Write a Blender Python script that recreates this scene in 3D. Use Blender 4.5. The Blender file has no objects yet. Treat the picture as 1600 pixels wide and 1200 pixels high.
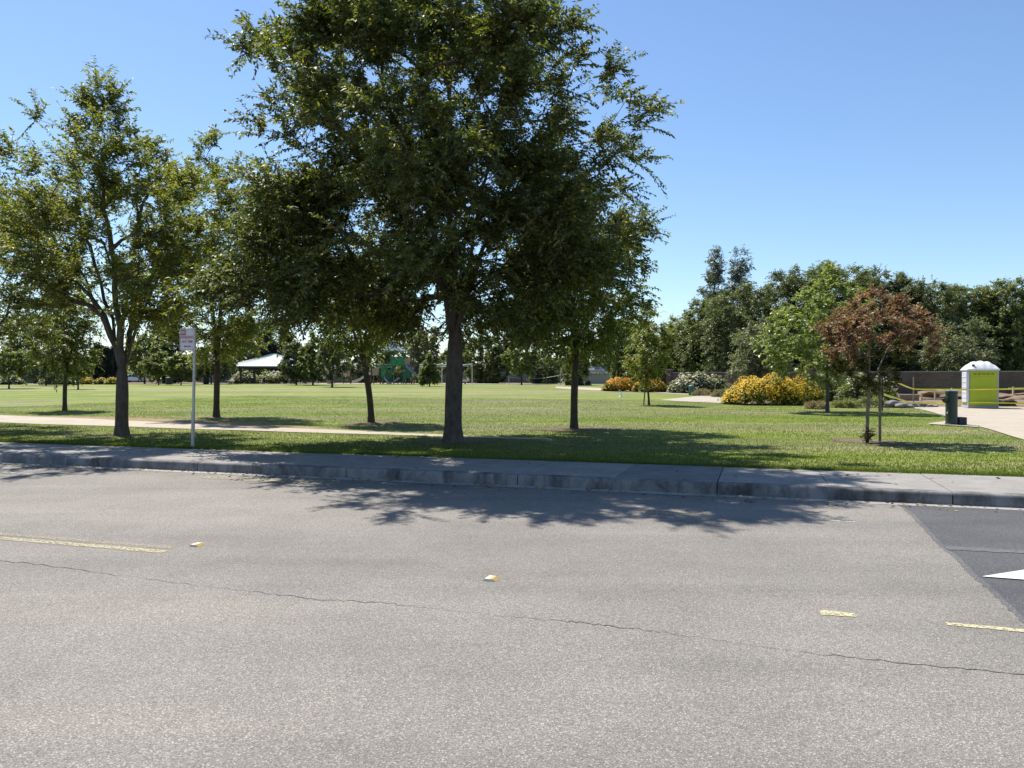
import bpy, bmesh, math, random
import numpy as np
from mathutils import Vector, Matrix
R = math.radians
SC = bpy.context.scene
COL = SC.collection

# ------------------------------------------------------------------ camera, sky, sun, exposure
CAM_H = 1.6
F = 1200.0                       # focal length in photo pixels (photo is 1600 wide)
HZ = 590.0                       # photo row of the horizon
cd = bpy.data.cameras.new('camera'); cam = bpy.data.objects.new('camera', cd); COL.objects.link(cam)
cd.sensor_width = 36; cd.lens = 36*F/1600; cd.clip_end = 3000; cd.clip_start = 0.05
cam.location = (0, 0, CAM_H); cam.rotation_euler = (R(90)-math.atan((600-HZ)/F), 0, 0)
SC.camera = cam
SUN_EL = R(58); SUN_H = Vector((-0.58, 0.81)).normalized()     # horizontal direction towards the sun
sun_dir = Vector((SUN_H.x*math.cos(SUN_EL), SUN_H.y*math.cos(SUN_EL), math.sin(SUN_EL)))
w = bpy.data.worlds.new('World'); SC.world = w; w.use_nodes = True
nt = w.node_tree; bgn = nt.nodes['Background']
sky = nt.nodes.new('ShaderNodeTexSky'); sky.sky_type = 'NISHITA'; sky.sun_disc = False
sky.sun_elevation = SUN_EL; sky.sun_rotation = math.atan2(SUN_H.x, SUN_H.y)
sky.air_density = 1.05; sky.dust_density = 0.2; sky.ozone_density = 5.5; sky.altitude = 20
nt.links.new(sky.outputs[0], bgn.inputs[0]); bgn.inputs[1].default_value = 0.1
sl = bpy.data.lights.new('sun', 'SUN'); sl.energy = 5.0; sl.angle = R(0.53); sl.color = (1.0, 0.95, 0.87)
so = bpy.data.objects.new('sun', sl); COL.objects.link(so); so.location = (-20, 10, 40)
so.rotation_euler = (-sun_dir).to_track_quat('-Z', 'Y').to_euler()
SC.view_settings.view_transform = 'Standard'; SC.view_settings.look = 'None'
SC.view_settings.gamma = 1; SC.view_settings.exposure = 0.72
SC.cycles.max_bounces = 8; SC.cycles.transparent_max_bounces = 8

# ------------------------------------------------------------------ frames and ground
UX, UY = 0.9527, -0.3040         # along the road, towards the right
NX, NY = 0.3040, 0.9527          # across the road, towards the park
def rd(u, n, z=0.0): return (u*UX+n*NX, u*UY+n*NY, z)
KERB_N = 10.8; WALK_N = 12.85; CENTRE_N = 5.63
def sstep(t): t = np.clip(t, 0, 1); return t*t*(3-2*t)
def gz(x, y):
    x = np.asarray(x, float); y = np.asarray(y, float)
    a = x/np.maximum(y, 1.0)
    wv = 1-0.8*sstep((a-0.12)/0.33)
    z = 0.15+0.53*sstep((y-22)/83)*wv
    return z+0.012*np.sin(x*0.9+1.3)*np.sin(y*0.7)*sstep((y-14)/6)*(1-sstep((y-60)/30))
def G(px, D):                    # ground point in the photo's column px at depth D
    x = (px-800)/F*D; return Vector((x, D, float(gz(x, D))))
def P(px, py):                   # ground point seen at photo pixel
    D = 20.0
    for _ in range(60):
        z = float(gz((px-800)/F*D, D)); D = 0.5*D+0.5*min(400, (CAM_H-z)*F/max(py-HZ, 2))
    return G(px, D)
def Pr(px, py):                  # road point seen at photo pixel
    D = CAM_H*F/(py-HZ); return Vector(((px-800)/F*D, D, 0))
def zh(py, D): return CAM_H+(HZ-py)*D/F      # height of a point at row py and depth D

# ------------------------------------------------------------------ mesh helpers
class MB:
    def __init__(s): s.v = []; s.f = []
    def add(s, vs, fs):
        o = len(s.v); s.v += [tuple(v) for v in vs]; s.f += [tuple(i+o for i in f) for f in fs]
    def box(s, c, d, rz=0, rx=0, ry=0, b=0):
        M = Matrix.Translation(c) @ Matrix.Rotation(rz, 4, 'Z') @ Matrix.Rotation(ry, 4, 'Y') @ Matrix.Rotation(rx, 4, 'X')
        x, y, z = d[0]/2, d[1]/2, d[2]/2
        b = min(b, x*.8, y*.8, z*.8)
        if b <= 0:
            vs = [M @ Vector((i*x, j*y, k*z)) for i in (-1, 1) for j in (-1, 1) for k in (-1, 1)]
            s.add(vs, [(0, 1, 3, 2), (4, 6, 7, 5), (0, 4, 5, 1), (2, 3, 7, 6), (0, 2, 6, 4), (1, 5, 7, 3)]); return
        bm = bmesh.new(); bmesh.ops.create_cube(bm, size=1)
        for v in bm.verts: v.co = Vector((v.co.x*d[0], v.co.y*d[1], v.co.z*d[2]))
        bmesh.ops.bevel(bm, geom=bm.edges[:], offset=b, segments=2, affect='EDGES', profile=.5)
        bm.verts.index_update()
        s.add([M @ v.co for v in bm.verts], [[v.index for v in f.verts] for f in bm.faces]); bm.free()
    def tube(s, pts, rad, n=8, cap=True):
        pts = [Vector(p) for p in pts]; m = len(pts)
        if not hasattr(rad, '__len__'): rad = [rad]*m
        t0 = (pts[1]-pts[0]).normalized()
        ref = Vector((1, 0, 0)) if abs(t0.x) < .9 else Vector((0, 1, 0))
        a = t0.cross(ref).normalized(); vs = []
        for i in range(m):
            t = (pts[min(i+1, m-1)]-pts[max(i-1, 0)]); t = t.normalized() if t.length > 1e-9 else t0
            a = (a-t*a.dot(t)); a = a.normalized() if a.length > 1e-6 else t.orthogonal().normalized()
            bb = t.cross(a)
            for k in range(n):
                q = 2*math.pi*k/n; vs.append(pts[i]+(a*math.cos(q)+bb*math.sin(q))*rad[i])
        fs = [(i*n+k, i*n+(k+1) % n, (i+1)*n+(k+1) % n, (i+1)*n+k) for i in range(m-1) for k in range(n)]
        if cap: fs += [tuple(range(n-1, -1, -1)), tuple((m-1)*n+k for k in range(n))]
        s.add(vs, fs)
    def lathe(s, prof, c=(0, 0, 0), n=24, sx=1, sy=1):
        vs = []; m = len(prof)
        for r, z in prof:
            for k in range(n):
                q = 2*math.pi*k/n; vs.append((c[0]+r*sx*math.cos(q), c[1]+r*sy*math.sin(q), c[2]+z))
        fs = [(i*n+k, i*n+(k+1) % n, (i+1)*n+(k+1) % n, (i+1)*n+k) for i in range(m-1) for k in range(n)]
        fs += [tuple(range(n-1, -1, -1)), tuple((m-1)*n+k for k in range(n))]
        s.add(vs, fs)
    def prism(s, poly, axis, a, b):     # extrude a 2-D outline along an axis
        n = len(poly)
        def mk(p, t): return {'x': (t, p[0], p[1]), 'y': (p[0], t, p[1]), 'z': (p[0], p[1], t)}[axis]
        s.add([mk(p, a) for p in poly]+[mk(p, b) for p in poly],
              [tuple(range(n-1, -1, -1)), tuple(range(n, 2*n))]+[(i, (i+1) % n, n+(i+1) % n, n+i) for i in range(n)])
    def build(s, name, mat, parent=None, smooth=False, loc=None):
        me = bpy.data.meshes.new(name); me.from_pydata(s.v, [], s.f); me.update()
        bm = bmesh.new(); bm.from_mesh(me); bmesh.ops.recalc_face_normals(bm, faces=bm.faces[:]); bm.to_mesh(me); bm.free()
        return link(name, me, mat, parent, smooth, loc)
def link(name, me, mat, parent=None, smooth=False, loc=None):
    o = bpy.data.objects.new(name, me); COL.objects.link(o)
    if mat: me.materials.append(mat)
    if smooth:
        me.polygons.foreach_set('use_smooth', [True]*len(me.polygons))
        try: me.set_sharp_from_angle(angle=R(40))
        except Exception: pass
    if parent: o.parent = parent
    if loc is not None: o.location = loc
    return o
def npmesh(name, v, k, mat, parent=None):      # many k-gons from a flat vertex array
    n = len(v); me = bpy.data.meshes.new(name)
    me.vertices.add(n); me.vertices.foreach_set('co', np.ascontiguousarray(v, np.float32).ravel())
    me.loops.add(n); me.loops.foreach_set('vertex_index', np.arange(n, dtype=np.int32))
    me.polygons.add(n//k); me.polygons.foreach_set('loop_start', np.arange(0, n, k, dtype=np.int32))
    me.update(calc_edges=True)
    return link(name, me, mat, parent)
def tag(o, label, cat, group=None, kind=None):
    o['label'] = label; o['category'] = cat
    if group: o['group'] = group
    if kind: o['kind'] = kind
    return o
def thing(name, label, cat, loc, rz=0, group=None):
    o = bpy.data.objects.new(name, None); COL.objects.link(o); o.location = loc; o.rotation_euler = (0, 0, rz)
    o.empty_display_size = .2
    return tag(o, label, cat, group)
def struct(o): o['kind'] = 'structure'; return o

# ------------------------------------------------------------------ materials
def newmat(name, rough=.8, spec=.3, metal=0):
    m = bpy.data.materials.new(name); m.use_nodes = True; b = m.node_tree.nodes['Principled BSDF']
    b.inputs['Roughness'].default_value = rough; b.inputs['Specular IOR Level'].default_value = spec
    b.inputs['Metallic'].default_value = metal
    return m, m.node_tree, b
def N(nt, t, **kw):
    n = nt.nodes.new(t)
    for k, v in kw.items():
        if k in n.inputs.keys(): n.inputs[k].default_value = v
        else: setattr(n, k, v)
    return n
def ramp(nt, src, stops, interp='LINEAR'):
    r = nt.nodes.new('ShaderNodeValToRGB'); r.color_ramp.interpolation = interp
    e = r.color_ramp.elements
    while len(e) < len(stops): e.new(.5)
    for i, (p, c) in enumerate(stops): e[i].position = p; e[i].color = (*c, 1) if len(c) == 3 else c
    nt.links.new(src, r.inputs[0]); return r
def mix(nt, fac, a, b, mode='MIX'):
    m = nt.nodes.new('ShaderNodeMix'); m.data_type = 'RGBA'; m.blend_type = mode
    for sock, val in ((m.inputs[0], fac), (m.inputs[6], a), (m.inputs[7], b)):
        if hasattr(val, 'is_output'): nt.links.new(val, sock)
        elif isinstance(val, (int, float)): sock.default_value = val
        else: sock.default_value = (*val, 1)
    return m.outputs[2]
def noise(nt, scale, detail=4, rough=.55, vec=None, dist=0):
    n = N(nt, 'ShaderNodeTexNoise', Scale=scale, Detail=detail, Roughness=rough, Distortion=dist)
    if vec is not None: nt.links.new(vec, n.inputs['Vector'])
    return n.outputs['Fac']
def coords(nt, scale=(1, 1, 1), rot=0):
    g = nt.nodes.new('ShaderNodeNewGeometry'); m = nt.nodes.new('ShaderNodeMapping')
    m.inputs['Scale'].default_value = scale; m.inputs['Rotation'].default_value = (0, 0, rot)
    nt.links.new(g.outputs['Position'], m.inputs['Vector']); return m.outputs[0]
def ocoords(nt, scale=(1, 1, 1)):
    g = nt.nodes.new('ShaderNodeTexCoord'); m = nt.nodes.new('ShaderNodeMapping')
    m.inputs['Scale'].default_value = scale
    nt.links.new(g.outputs['Object'], m.inputs['Vector']); return m.outputs[0]
def bump(nt, b, h, strength, dist):
    n = N(nt, 'ShaderNodeBump', Strength=strength, Distance=dist); nt.links.new(h, n.inputs['Height']); nt.links.new(n.outputs[0], b.inputs['Normal'])
def plain(name, c, rough=.6, spec=.4, metal=0, var=.18, scale=6, bmp=0.0):
    m, nt, b = newmat(name, rough, spec, metal)
    f = noise(nt, scale, 5, .6, ocoords(nt))
    r = ramp(nt, f, [(.3, tuple(x*(1-var) for x in c)), (.7, tuple(min(1, x*(1+var)) for x in c))])
    nt.links.new(r.outputs[0], b.inputs['Base Color'])
    if bmp: bump(nt, b, noise(nt, scale*6, 4, .6, ocoords(nt)), bmp, .02)
    return m
def leafmat(name, stops, trans=.3, rough=.42, spec=.5):
    m, nt, b = newmat(name, rough, spec)
    g = nt.nodes.new('ShaderNodeNewGeometry')
    r = ramp(nt, g.outputs['Random Per Island'], stops)
    c = ocoords(nt)
    big = noise(nt, .9, 2, .5, c)
    col = mix(nt, ramp(nt, big, [(.35, (0, 0, 0)), (.65, (1, 1, 1))]).outputs[0], mix(nt, .25, r.outputs[0], (.05, .07, .02)), r.outputs[0])
    nt.links.new(col, b.inputs['Base Color'])
    t = nt.nodes.new('ShaderNodeBsdfTranslucent')
    tc = mix(nt, 1.0, col, (1.25, 1.3, .55), 'MULTIPLY'); nt.links.new(tc, t.inputs[0])
    ms = nt.nodes.new('ShaderNodeMixShader'); ms.inputs[0].default_value = trans
    nt.links.new(b.outputs[0], ms.inputs[1]); nt.links.new(t.outputs[0], ms.inputs[2])
    nt.links.new(ms.outputs[0], nt.nodes['Material Output'].inputs[0])
    return m

ROAD_ROT = math.atan2(-UY, UX)
def m_road(name, base, contrast=1.0, tint=(1, 1, 1)):
    m, nt, b = newmat(name, .85, .3)
    v = coords(nt)
    vo = N(nt, 'ShaderNodeTexVoronoi', Scale=138.0); nt.links.new(v, vo.inputs['Vector'])
    sep = nt.nodes.new('ShaderNodeSeparateColor'); nt.links.new(vo.outputs['Color'], sep.inputs[0])
    k = contrast
    stone = ramp(nt, sep.outputs[0], [(0, tuple(base*(1-.42*k)*t for t in tint)), (.45, tuple(base*.95*t for t in tint)), (.86, tuple(base*(1+.22*k)*t for t in tint)), (1, tuple(base*(1+1.0*k)*t for t in tint))])
    vo2 = N(nt, 'ShaderNodeTexVoronoi', Scale=150.0); nt.links.new(v, vo2.inputs['Vector'])
    edge = ramp(nt, vo.outputs['Distance'], [(.35, (1, 1, 1)), (.75, (.62, .6, .58))])
    c = mix(nt, .8, stone.outputs[0], edge.outputs[0], 'MULTIPLY')
    vr = coords(nt, (.07, .75, 1), ROAD_ROT)
    patch = ramp(nt, noise(nt, 1.0, 5, .55, vr), [(.32, (.80, .80, .82)), (.5, (.98, .98, .98)), (.68, (1.13, 1.11, 1.08))])
    c = mix(nt, 1.0, c, patch.outputs[0], 'MULTIPLY')
    blot = ramp(nt, noise(nt, .7, 6, .6, v), [(.32, (.82, .82, .82)), (.6, (1.05, 1.05, 1.05))])
    c = mix(nt, .8, c, blot.outputs[0], 'MULTIPLY')
    grain = ramp(nt, noise(nt, 230, 2, .6, v), [(.3, (.72, .72, .72)), (.7, (1.28, 1.28, 1.28))])
    c = mix(nt, .7, c, grain.outputs[0], 'MULTIPLY')
    nt.links.new(c, b.inputs['Base Color'])
    bump(nt, b, vo.outputs['Distance'], .55, .006)
    return m
MR = m_road('worn_asphalt', .222, .82, (1.06, .99, .885))
MPATCH = m_road('dark_asphalt', .10, .8, (1, 1, 1.04))
MSEAM = m_road('seam_asphalt', .14, .8)

def m_concrete(name, c, var=.12, scale=3, stain=0.0):
    m, nt, b = newmat(name, .88, .25)
    v = coords(nt)
    f1 = ramp(nt, noise(nt, scale, 8, .65, v), [(.25, tuple(x*(1-var) for x in c)), (.75, tuple(x*(1+var) for x in c))]).outputs[0]
    f2 = ramp(nt, noise(nt, 120, 3, .6, v), [(.3, (.86, .86, .86)), (.7, (1.12, 1.12, 1.12))]).outputs[0]
    col = mix(nt, 1, f1, f2, 'MULTIPLY')
    if stain:
        vs = coords(nt, (1.2, 1.2, .6), ROAD_ROT)
        s = ramp(nt, noise(nt, 1.6, 6, .7, vs, .6), [(.42, (1, 1, 1)), (.62, (1-stain,)*3)]).outputs[0]
        col = mix(nt, 1, col, s, 'MULTIPLY')
    nt.links.new(col, b.inputs['Base Color']); bump(nt, b, noise(nt, 90, 4, .7, v), .25, .004)
    return m
MWALK = m_concrete('sidewalk_concrete', (.27, .255, .235), .12, 2.5, .18)
MWALKD = m_concrete('sidewalk_concrete_stained', (.19, .182, .175), .12, 2.5, .2)
MKERB = m_concrete('kerb_concrete', (.23, .22, .21), .22, 4, .68)
MPATH = m_concrete('path_concrete', (.39, .34, .27), .1, 1.2, .12)
MGUT = m_concrete('gutter_concrete', (.34, .33, .31), .12, 3, .25)
MDARK = plain('joint_dirt', (.04, .037, .033), .9, .1)

def m_lawn():
    m, nt, b = newmat('mown_lawn', .85, .15)
    v = coords(nt)
    vs = coords(nt, (.05, .30, 1), ROAD_ROT*.4)
    vs2 = coords(nt, (.022, .55, 1), -ROAD_ROT*.3)
    base = ramp(nt, noise(nt, .35, 6, .6, v), [(.3, (.104, .152, .018)), (.5, (.152, .196, .026)), (.7, (.20, .224, .042))]).outputs[0]
    dry = ramp(nt, noise(nt, 1.0, 7, .65, vs), [(.44, (0, 0, 0)), (.58, (.95, .95, .95))]).outputs[0]
    col = mix(nt, dry, base, (.205, .195, .095))
    band = ramp(nt, noise(nt, 1.0, 3, .5, vs2), [(.40, (.80, .84, .80)), (.60, (1.2, 1.16, 1.2))]).outputs[0]
    col = mix(nt, .85, col, band, 'MULTIPLY')
    fine = ramp(nt, noise(nt, 22, 6, .8, v), [(.28, (.38, .44, .38)), (.5, (1, 1, 1)), (.75, (1.7, 1.6, 1.6))]).outputs[0]
    col = mix(nt, .9, col, fine, 'MULTIPLY')
    med = ramp(nt, noise(nt, 2.2, 6, .7, coords(nt, (.6, 1.2, 1), ROAD_ROT)), [(.3, (.66, .72, .62)), (.7, (1.32, 1.26, 1.3))]).outputs[0]
    col = mix(nt, .9, col, med, 'MULTIPLY')
    nt.links.new(col, b.inputs['Base Color']); bump(nt, b, noise(nt, 40, 4, .7, v), .6, .03)
    return m
MLAWN = m_lawn()
def m_dirt(name, a, c, scale=2.0):
    m, nt, b = newmat(name, .95, .1)
    v = coords(nt)
    col = ramp(nt, noise(nt, scale, 9, .7, v), [(.3, a), (.7, c)]).outputs[0]
    col = mix(nt, .8, col, ramp(nt, noise(nt, 35, 4, .7, v), [(.3, (.6, .6, .6)), (.7, (1.3, 1.3, 1.3))]).outputs[0], 'MULTIPLY')
    nt.links.new(col, b.inputs['Base Color']); bump(nt, b, noise(nt, 18, 6, .7, v), .7, .05)
    return m
MGROUND = m_dirt('dry_soil', (.12, .10, .06), (.22, .18, .11))
MDIRT = m_dirt('construction_dirt', (.13, .09, .06), (.30, .22, .15))
MMULCH = m_dirt('bark_mulch', (.10, .078, .05), (.23, .185, .12), 9)
MSAND = m_dirt('dead_grass_edge', (.20, .15, .08), (.34, .26, .15), 5)
MPLAY = m_dirt('play_chips', (.34, .29, .22), (.5, .44, .36), 3)

def m_bark(name, c):
    m, nt, b = newmat(name, .9, .2)
    v = ocoords(nt, (1, 1, .35))
    col = ramp(nt, noise(nt, 14, 7, .65, v), [(.3, tuple(x*.6 for x in c)), (.7, tuple(x*1.35 for x in c))]).outputs[0]
    col = mix(nt, .6, col, ramp(nt, noise(nt, 3, 3, .6, ocoords(nt)), [(.35, (.75, .75, .78)), (.7, (1.2, 1.15, 1.1))]).outputs[0], 'MULTIPLY')
    nt.links.new(col, b.inputs['Base Color']); bump(nt, b, noise(nt, 22, 6, .7, v), .7, .03)
    return m
MBARK = m_bark('grey_bark', (.105, .088, .076)); MBARKD = m_bark('dark_bark', (.075, .063, .052)); MBARKL = m_bark('pale_bark', (.24, .20, .16))

L_ZELK = leafmat('zelkova_leaf', [(0, (.040, .060, .014)), (.4, (.078, .105, .020)), (.72, (.150, .172, .032)), (.95, (.26, .255, .05)), (1, (.30, .23, .06))], 0.48, 0.55, 0.8)
L_ZELK2 = leafmat('olive_leaf', [(0, (.085, .115, .022)), (.45, (.17, .195, .034)), (.85, (.27, .28, .05)), (1, (.34, .28, .08))], 0.52, 0.55, 0.8)
L_YOUNG = leafmat('young_leaf', [(0, (.065, .095, .020)), (.5, (.115, .15, .03)), (.85, (.18, .21, .042)), (1, (.25, .25, .06))], 0.48, 0.45, 0.5)
L_LIGHT = leafmat('light_leaf', [(0, (.15, .20, .06)), (.5, (.25, .30, .10)), (.85, (.34, .38, .15)), (1, (.45, .47, .27))], 0.42, 0.45, 0.6)
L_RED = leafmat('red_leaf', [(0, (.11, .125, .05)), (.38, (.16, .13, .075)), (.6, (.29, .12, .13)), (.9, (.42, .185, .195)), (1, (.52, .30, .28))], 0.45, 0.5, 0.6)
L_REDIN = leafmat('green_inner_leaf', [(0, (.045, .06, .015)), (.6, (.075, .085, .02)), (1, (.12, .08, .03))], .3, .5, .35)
L_DARK = leafmat('dark_leaf', [(0, (.06, .080, .036)), (.5, (.105, .128, .055)), (.85, (.165, .185, .085)), (1, (.24, .25, .13))], .48, .5, .9)
L_MID = leafmat('mid_leaf', [(0, (.08, .105, .038)), (.5, (.135, .162, .055)), (.85, (.20, .22, .08)), (1, (.27, .28, .13))], .52, .5, .9)
L_GREY = leafmat('grey_green_leaf', [(0, (.09, .104, .066)), (.5, (.145, .162, .097)), (.85, (.21, .225, .14)), (1, (.29, .30, .20))], .52, .5, .9)
L_OLIVE = leafmat('pale_olive_leaf', [(0, (.115, .14, .048)), (.5, (.185, .215, .072)), (.85, (.25, .27, .10)), (1, (.33, .33, .16))], .52, .5, .9)
L_PINE = leafmat('pine_needle', [(0, (.03, .045, .035)), (.5, (.05, .072, .055)), (1, (.10, .125, .09))], 0.2, 0.55, 0.4)
L_PINEB = leafmat('blue_pine_needle', [(0, (.07, .095, .085)), (.5, (.12, .15, .13)), (1, (.20, .235, .20))], 0.3, .5, .9)
L_FLOWO = leafmat('orange_petal', [(0, (.62, .20, .008)), (.5, (.72, .33, .012)), (1, (.75, .46, .03))], .25, .6, .2)
L_FLOWY = leafmat('yellow_petal', [(0, (.66, .34, .01)), (.5, (.76, .47, .015)), (1, (.78, .58, .06))], .25, .6, .2)
L_FLOWW = leafmat('cream_petal', [(0, (.5, .46, .30)), (1, (.78, .74, .6))], .25, .6, .2)
L_DRY = leafmat('dry_blade', [(0, (.24, .19, .10)), (1, (.42, .34, .2))], .2, .7, .2)
L_GRASS = leafmat('grass_blade', [(0, (.064, .108, .012)), (.5, (.116, .170, .022)), (.9, (.185, .22, .038)), (1, (.30, .28, .12))], 0.35, 0.6, 0.2)
L_FALL = leafmat('fallen_leaf', [(0, (.16, .10, .04)), (.6, (.30, .20, .08)), (1, (.45, .36, .18))], .1, .7, .2)

# ------------------------------------------------------------------ setting: sheets
def sheet(name, A, B, mat, dz, na=40, nb=12, ground=True, z0=0.0):
    """ruled sheet between two polylines of world points, draped on the ground"""
    def res(Pts, n):
        Pts = np.array([[p[0], p[1]] for p in Pts], float)
        s = np.r_[0, np.cumsum(np.linalg.norm(np.diff(Pts, axis=0), axis=1))]; t = np.linspace(0, s[-1], n)
        return np.c_[np.interp(t, s, Pts[:, 0]), np.interp(t, s, Pts[:, 1])]
    a = res(A, na); b = res(B, na); vs = []
    for i in range(nb+1):
        q = a*(1-i/nb)+b*(i/nb)
        z = gz(q[:, 0], q[:, 1])+dz if ground else np.full(na, z0+dz)
        vs += [(x, y, zz) for (x, y), zz in zip(q, z)]
    fs = [(i*na+k, i*na+k+1, (i+1)*na+k+1, (i+1)*na+k) for i in range(nb) for k in range(na-1)]
    m = MB(); m.add(vs, fs); o = m.build(name, mat)
    if o.data.polygons[0].normal.z < 0: o.data.flip_normals()
    return struct(o)
# ground to the horizon
vs = []; xs = np.r_[-1500, -700, -400, np.arange(-260, 261, 5.), 400, 700, 1500]; ys = np.r_[np.arange(2., 165, 4.), 200, 300, 500, 900, 1500]
for y in ys:
    for x in xs:
        n_ = x*NX+y*NY
        vs.append((x, y, float(gz(x, y))-.06 if n_ > 13.5 else -.12))
m = MB(); nx = len(xs)
m.add(vs, [(j*nx+i, j*nx+i+1, (j+1)*nx+i+1, (j+1)*nx+i) for j in range(len(ys)-1) for i in range(nx-1)])
m.add([(-1500, -1500, -.12), (1500, -1500, -.12), (1500, 2, -.12), (-1500, 2, -.12)], [(0, 1, 2, 3)])
struct(m.build('ground', MGROUND))
m = MB(); m.add([rd(-260, -14), rd(260, -14), rd(260, KERB_N-.16), rd(-260, KERB_N-.16)], [(0, 1, 2, 3)]); struct(m.build('road', MR))
m = MB(); m.add([rd(-260, KERB_N-.16, .003), rd(260, KERB_N-.16, .003), rd(260, KERB_N+.05, .012), rd(-260, KERB_N+.05, .012)], [(0, 1, 2, 3)]); struct(m.build('gutter', MGUT))
# kerb and sidewalk slabs with open joints
JS = 2.85; J0 = -.515; rs = random.Random(4)
kb = MB(); wk = MB(); wkd = MB(); base = MB()
prof = [(0, -.02), (.012, .10), (.022, .142), (.04, .158), (.065, .163), (.165, .165), (.165, -.02)]
for k in range(-40, 34):
    ua, ub = J0+k*JS+.007, J0+(k+1)*JS-.007
    n_ = len(prof); vs = [rd(u, KERB_N+a, b) for u in (ua, ub) for a, b in prof]
    kb.add(vs, [tuple(range(n_)), tuple(range(2*n_-1, n_-1, -1))]+[(i, (i+1) % n_, n_+(i+1) % n_, n_+i) for i in range(n_)])
    halves = [(ua, (ua+ub)/2-.004), ((ua+ub)/2+.004, ub)]
    for h, (a, b_) in enumerate(halves):
        tgt = wkd if (k == -1 and h == 1) else wk
        dz = rs.uniform(-.003, .003)
        q = [rd(a, KERB_N+.17, .163), rd(b_, KERB_N+.17, .163), rd(b_, WALK_N, .158+dz), rd(a, WALK_N, .158+dz)]
        lo = [(x, y, .02) for x, y, z in q]
        tgt.add(q+lo, [(0, 1, 2, 3), (4, 7, 6, 5), (0, 4, 5, 1), (1, 5, 6, 2), (2, 6, 7, 3), (3, 7, 4, 0)])
base.add([rd(-115, KERB_N+.02, .10), rd(97, KERB_N+.02, .10), rd(97, WALK_N, .10), rd(-115, WALK_N, .10)], [(0, 1, 2, 3)])
struct(kb.build('kerb', MKERB, smooth=True)); struct(wk.build('sidewalk', MWALK)); struct(wkd.build('sidewalk_stained_slab', MWALKD)); struct(base.build('sidewalk_bed', MDARK))
# lawn
FAR = 112.0
xs = np.arange(-150, 151, 2.0); nr = 90; vs = []
for j in range(nr+1):
    for x in xs:
        y0 = (WALK_N+.02-NX*x)/NY; y = y0+(FAR-y0)*(j/nr)**1.7
        vs.append((x, y, float(gz(x, y)) if j else .14))
m = MB(); nx = len(xs); m.add(vs, [(j*nx+i, j*nx+i+1, (j+1)*nx+i+1, (j+1)*nx+i) for j in range(nr) for i in range(nx-1)])
struct(m.build('lawn', MLAWN))
# park paths
A = [P(-260, 640), P(-60, 646.5), P(0, 649), P(150, 655), P(300, 662), P(450, 669.5), P(600, 675.8), P(750, 682.3), P(862, 686)]
B = [P(-260, 655), P(-60, 659), P(0, 660.5), P(150, 665.5), P(300, 670.8), P(450, 675.5), P(600, 679.5), P(750, 685.2), P(862, 687.6)]
sheet('park_path', A, B, MPATH, .012, 90, 4)
A2 = [P(-100, 646), P(60, 650), P(150, 650.5), P(300, 655.5), P(420, 661.5), P(520, 670.5)]
B2 = [P(-100, 647), P(60, 652), P(150, 655.8), P(300, 662.5), P(420, 668.6), P(520, 672.6)]
sheet('worn_grass_edge', A2, B2, MSAND, .005, 60, 3)
sheet('far_path', [G(p, 104.5) for p in (-300, 0, 200, 500, 880)], [G(p, 110) for p in (-300, 0, 200, 500, 880)], MPATH, .02, 60, 3)
sheet('playground_surface', [G(p, 105) for p in (450, 560, 700, 790)], [G(p, 117) for p in (450, 560, 700, 790)], MPLAY, .035, 40, 4)
sheet('middle_path', [P(868, 604.2), P(920, 605.5), P(990, 610), P(1085, 615.2)], [P(868, 606.5), P(905, 609), P(990, 612), P(1085, 617.2)], MPATH, .012, 40, 4)
sheet('curved_path', [P(1033, 625), P(1060, 622.2), P(1088, 619.2), P(1098, 616.8), P(1140, 615)], [P(1033, 625.5), P(1080, 628.2), P(1120, 630), P(1150, 631), P(1180, 632)], MPATH, .016, 40, 8)
sheet('flower_bed', [P(1110, 613), P(1200, 613), P(1300, 613), P(1430, 613)], [P(1135, 630.5), P(1200, 632.5), P(1290, 636), P(1385, 637.2)], MMULCH, .008, 40, 10)
sheet('distant_bed', [P(920, 606.5), P(980, 606), P(1050, 607), P(1110, 608)], [P(930, 609.8), P(985, 611), P(1050, 613), P(1110, 615)], MMULCH, .009, 30, 4)
sheet('construction_dirt', [G(1370, 58), G(1480, 58), G(1640, 58), G(1900, 58)], [P(1385, 636.6), P(1480, 637), P(1600, 637), P(1900, 637)], MDIRT, .014, 60, 16)
sheet('driveway', [P(1340, 635.6), P(1420, 636), P(1500, 636.6), P(1620, 637), P(1800, 637), P(2100, 640)], [P(1340, 636.6), P(1425, 637.4), P(1462, 646), P(1502, 660), P(1545, 671), P(1600, 688)], MPATH, .02, 70, 18)
sheet('driveway_edge', [P(1600, 688), P(1660, 715), P(1720, 745)], [P(2100, 640), P(2200, 670), P(2300, 700)], MPATH, .02, 20, 10)
sheet('fountain_pad', [P(1452, 662.5), P(1480, 658.5), P(1512, 657)], [P(1452, 663.5), P(1490, 666), P(1530, 668.5)], MPATH, .026, 14, 6)
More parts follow.
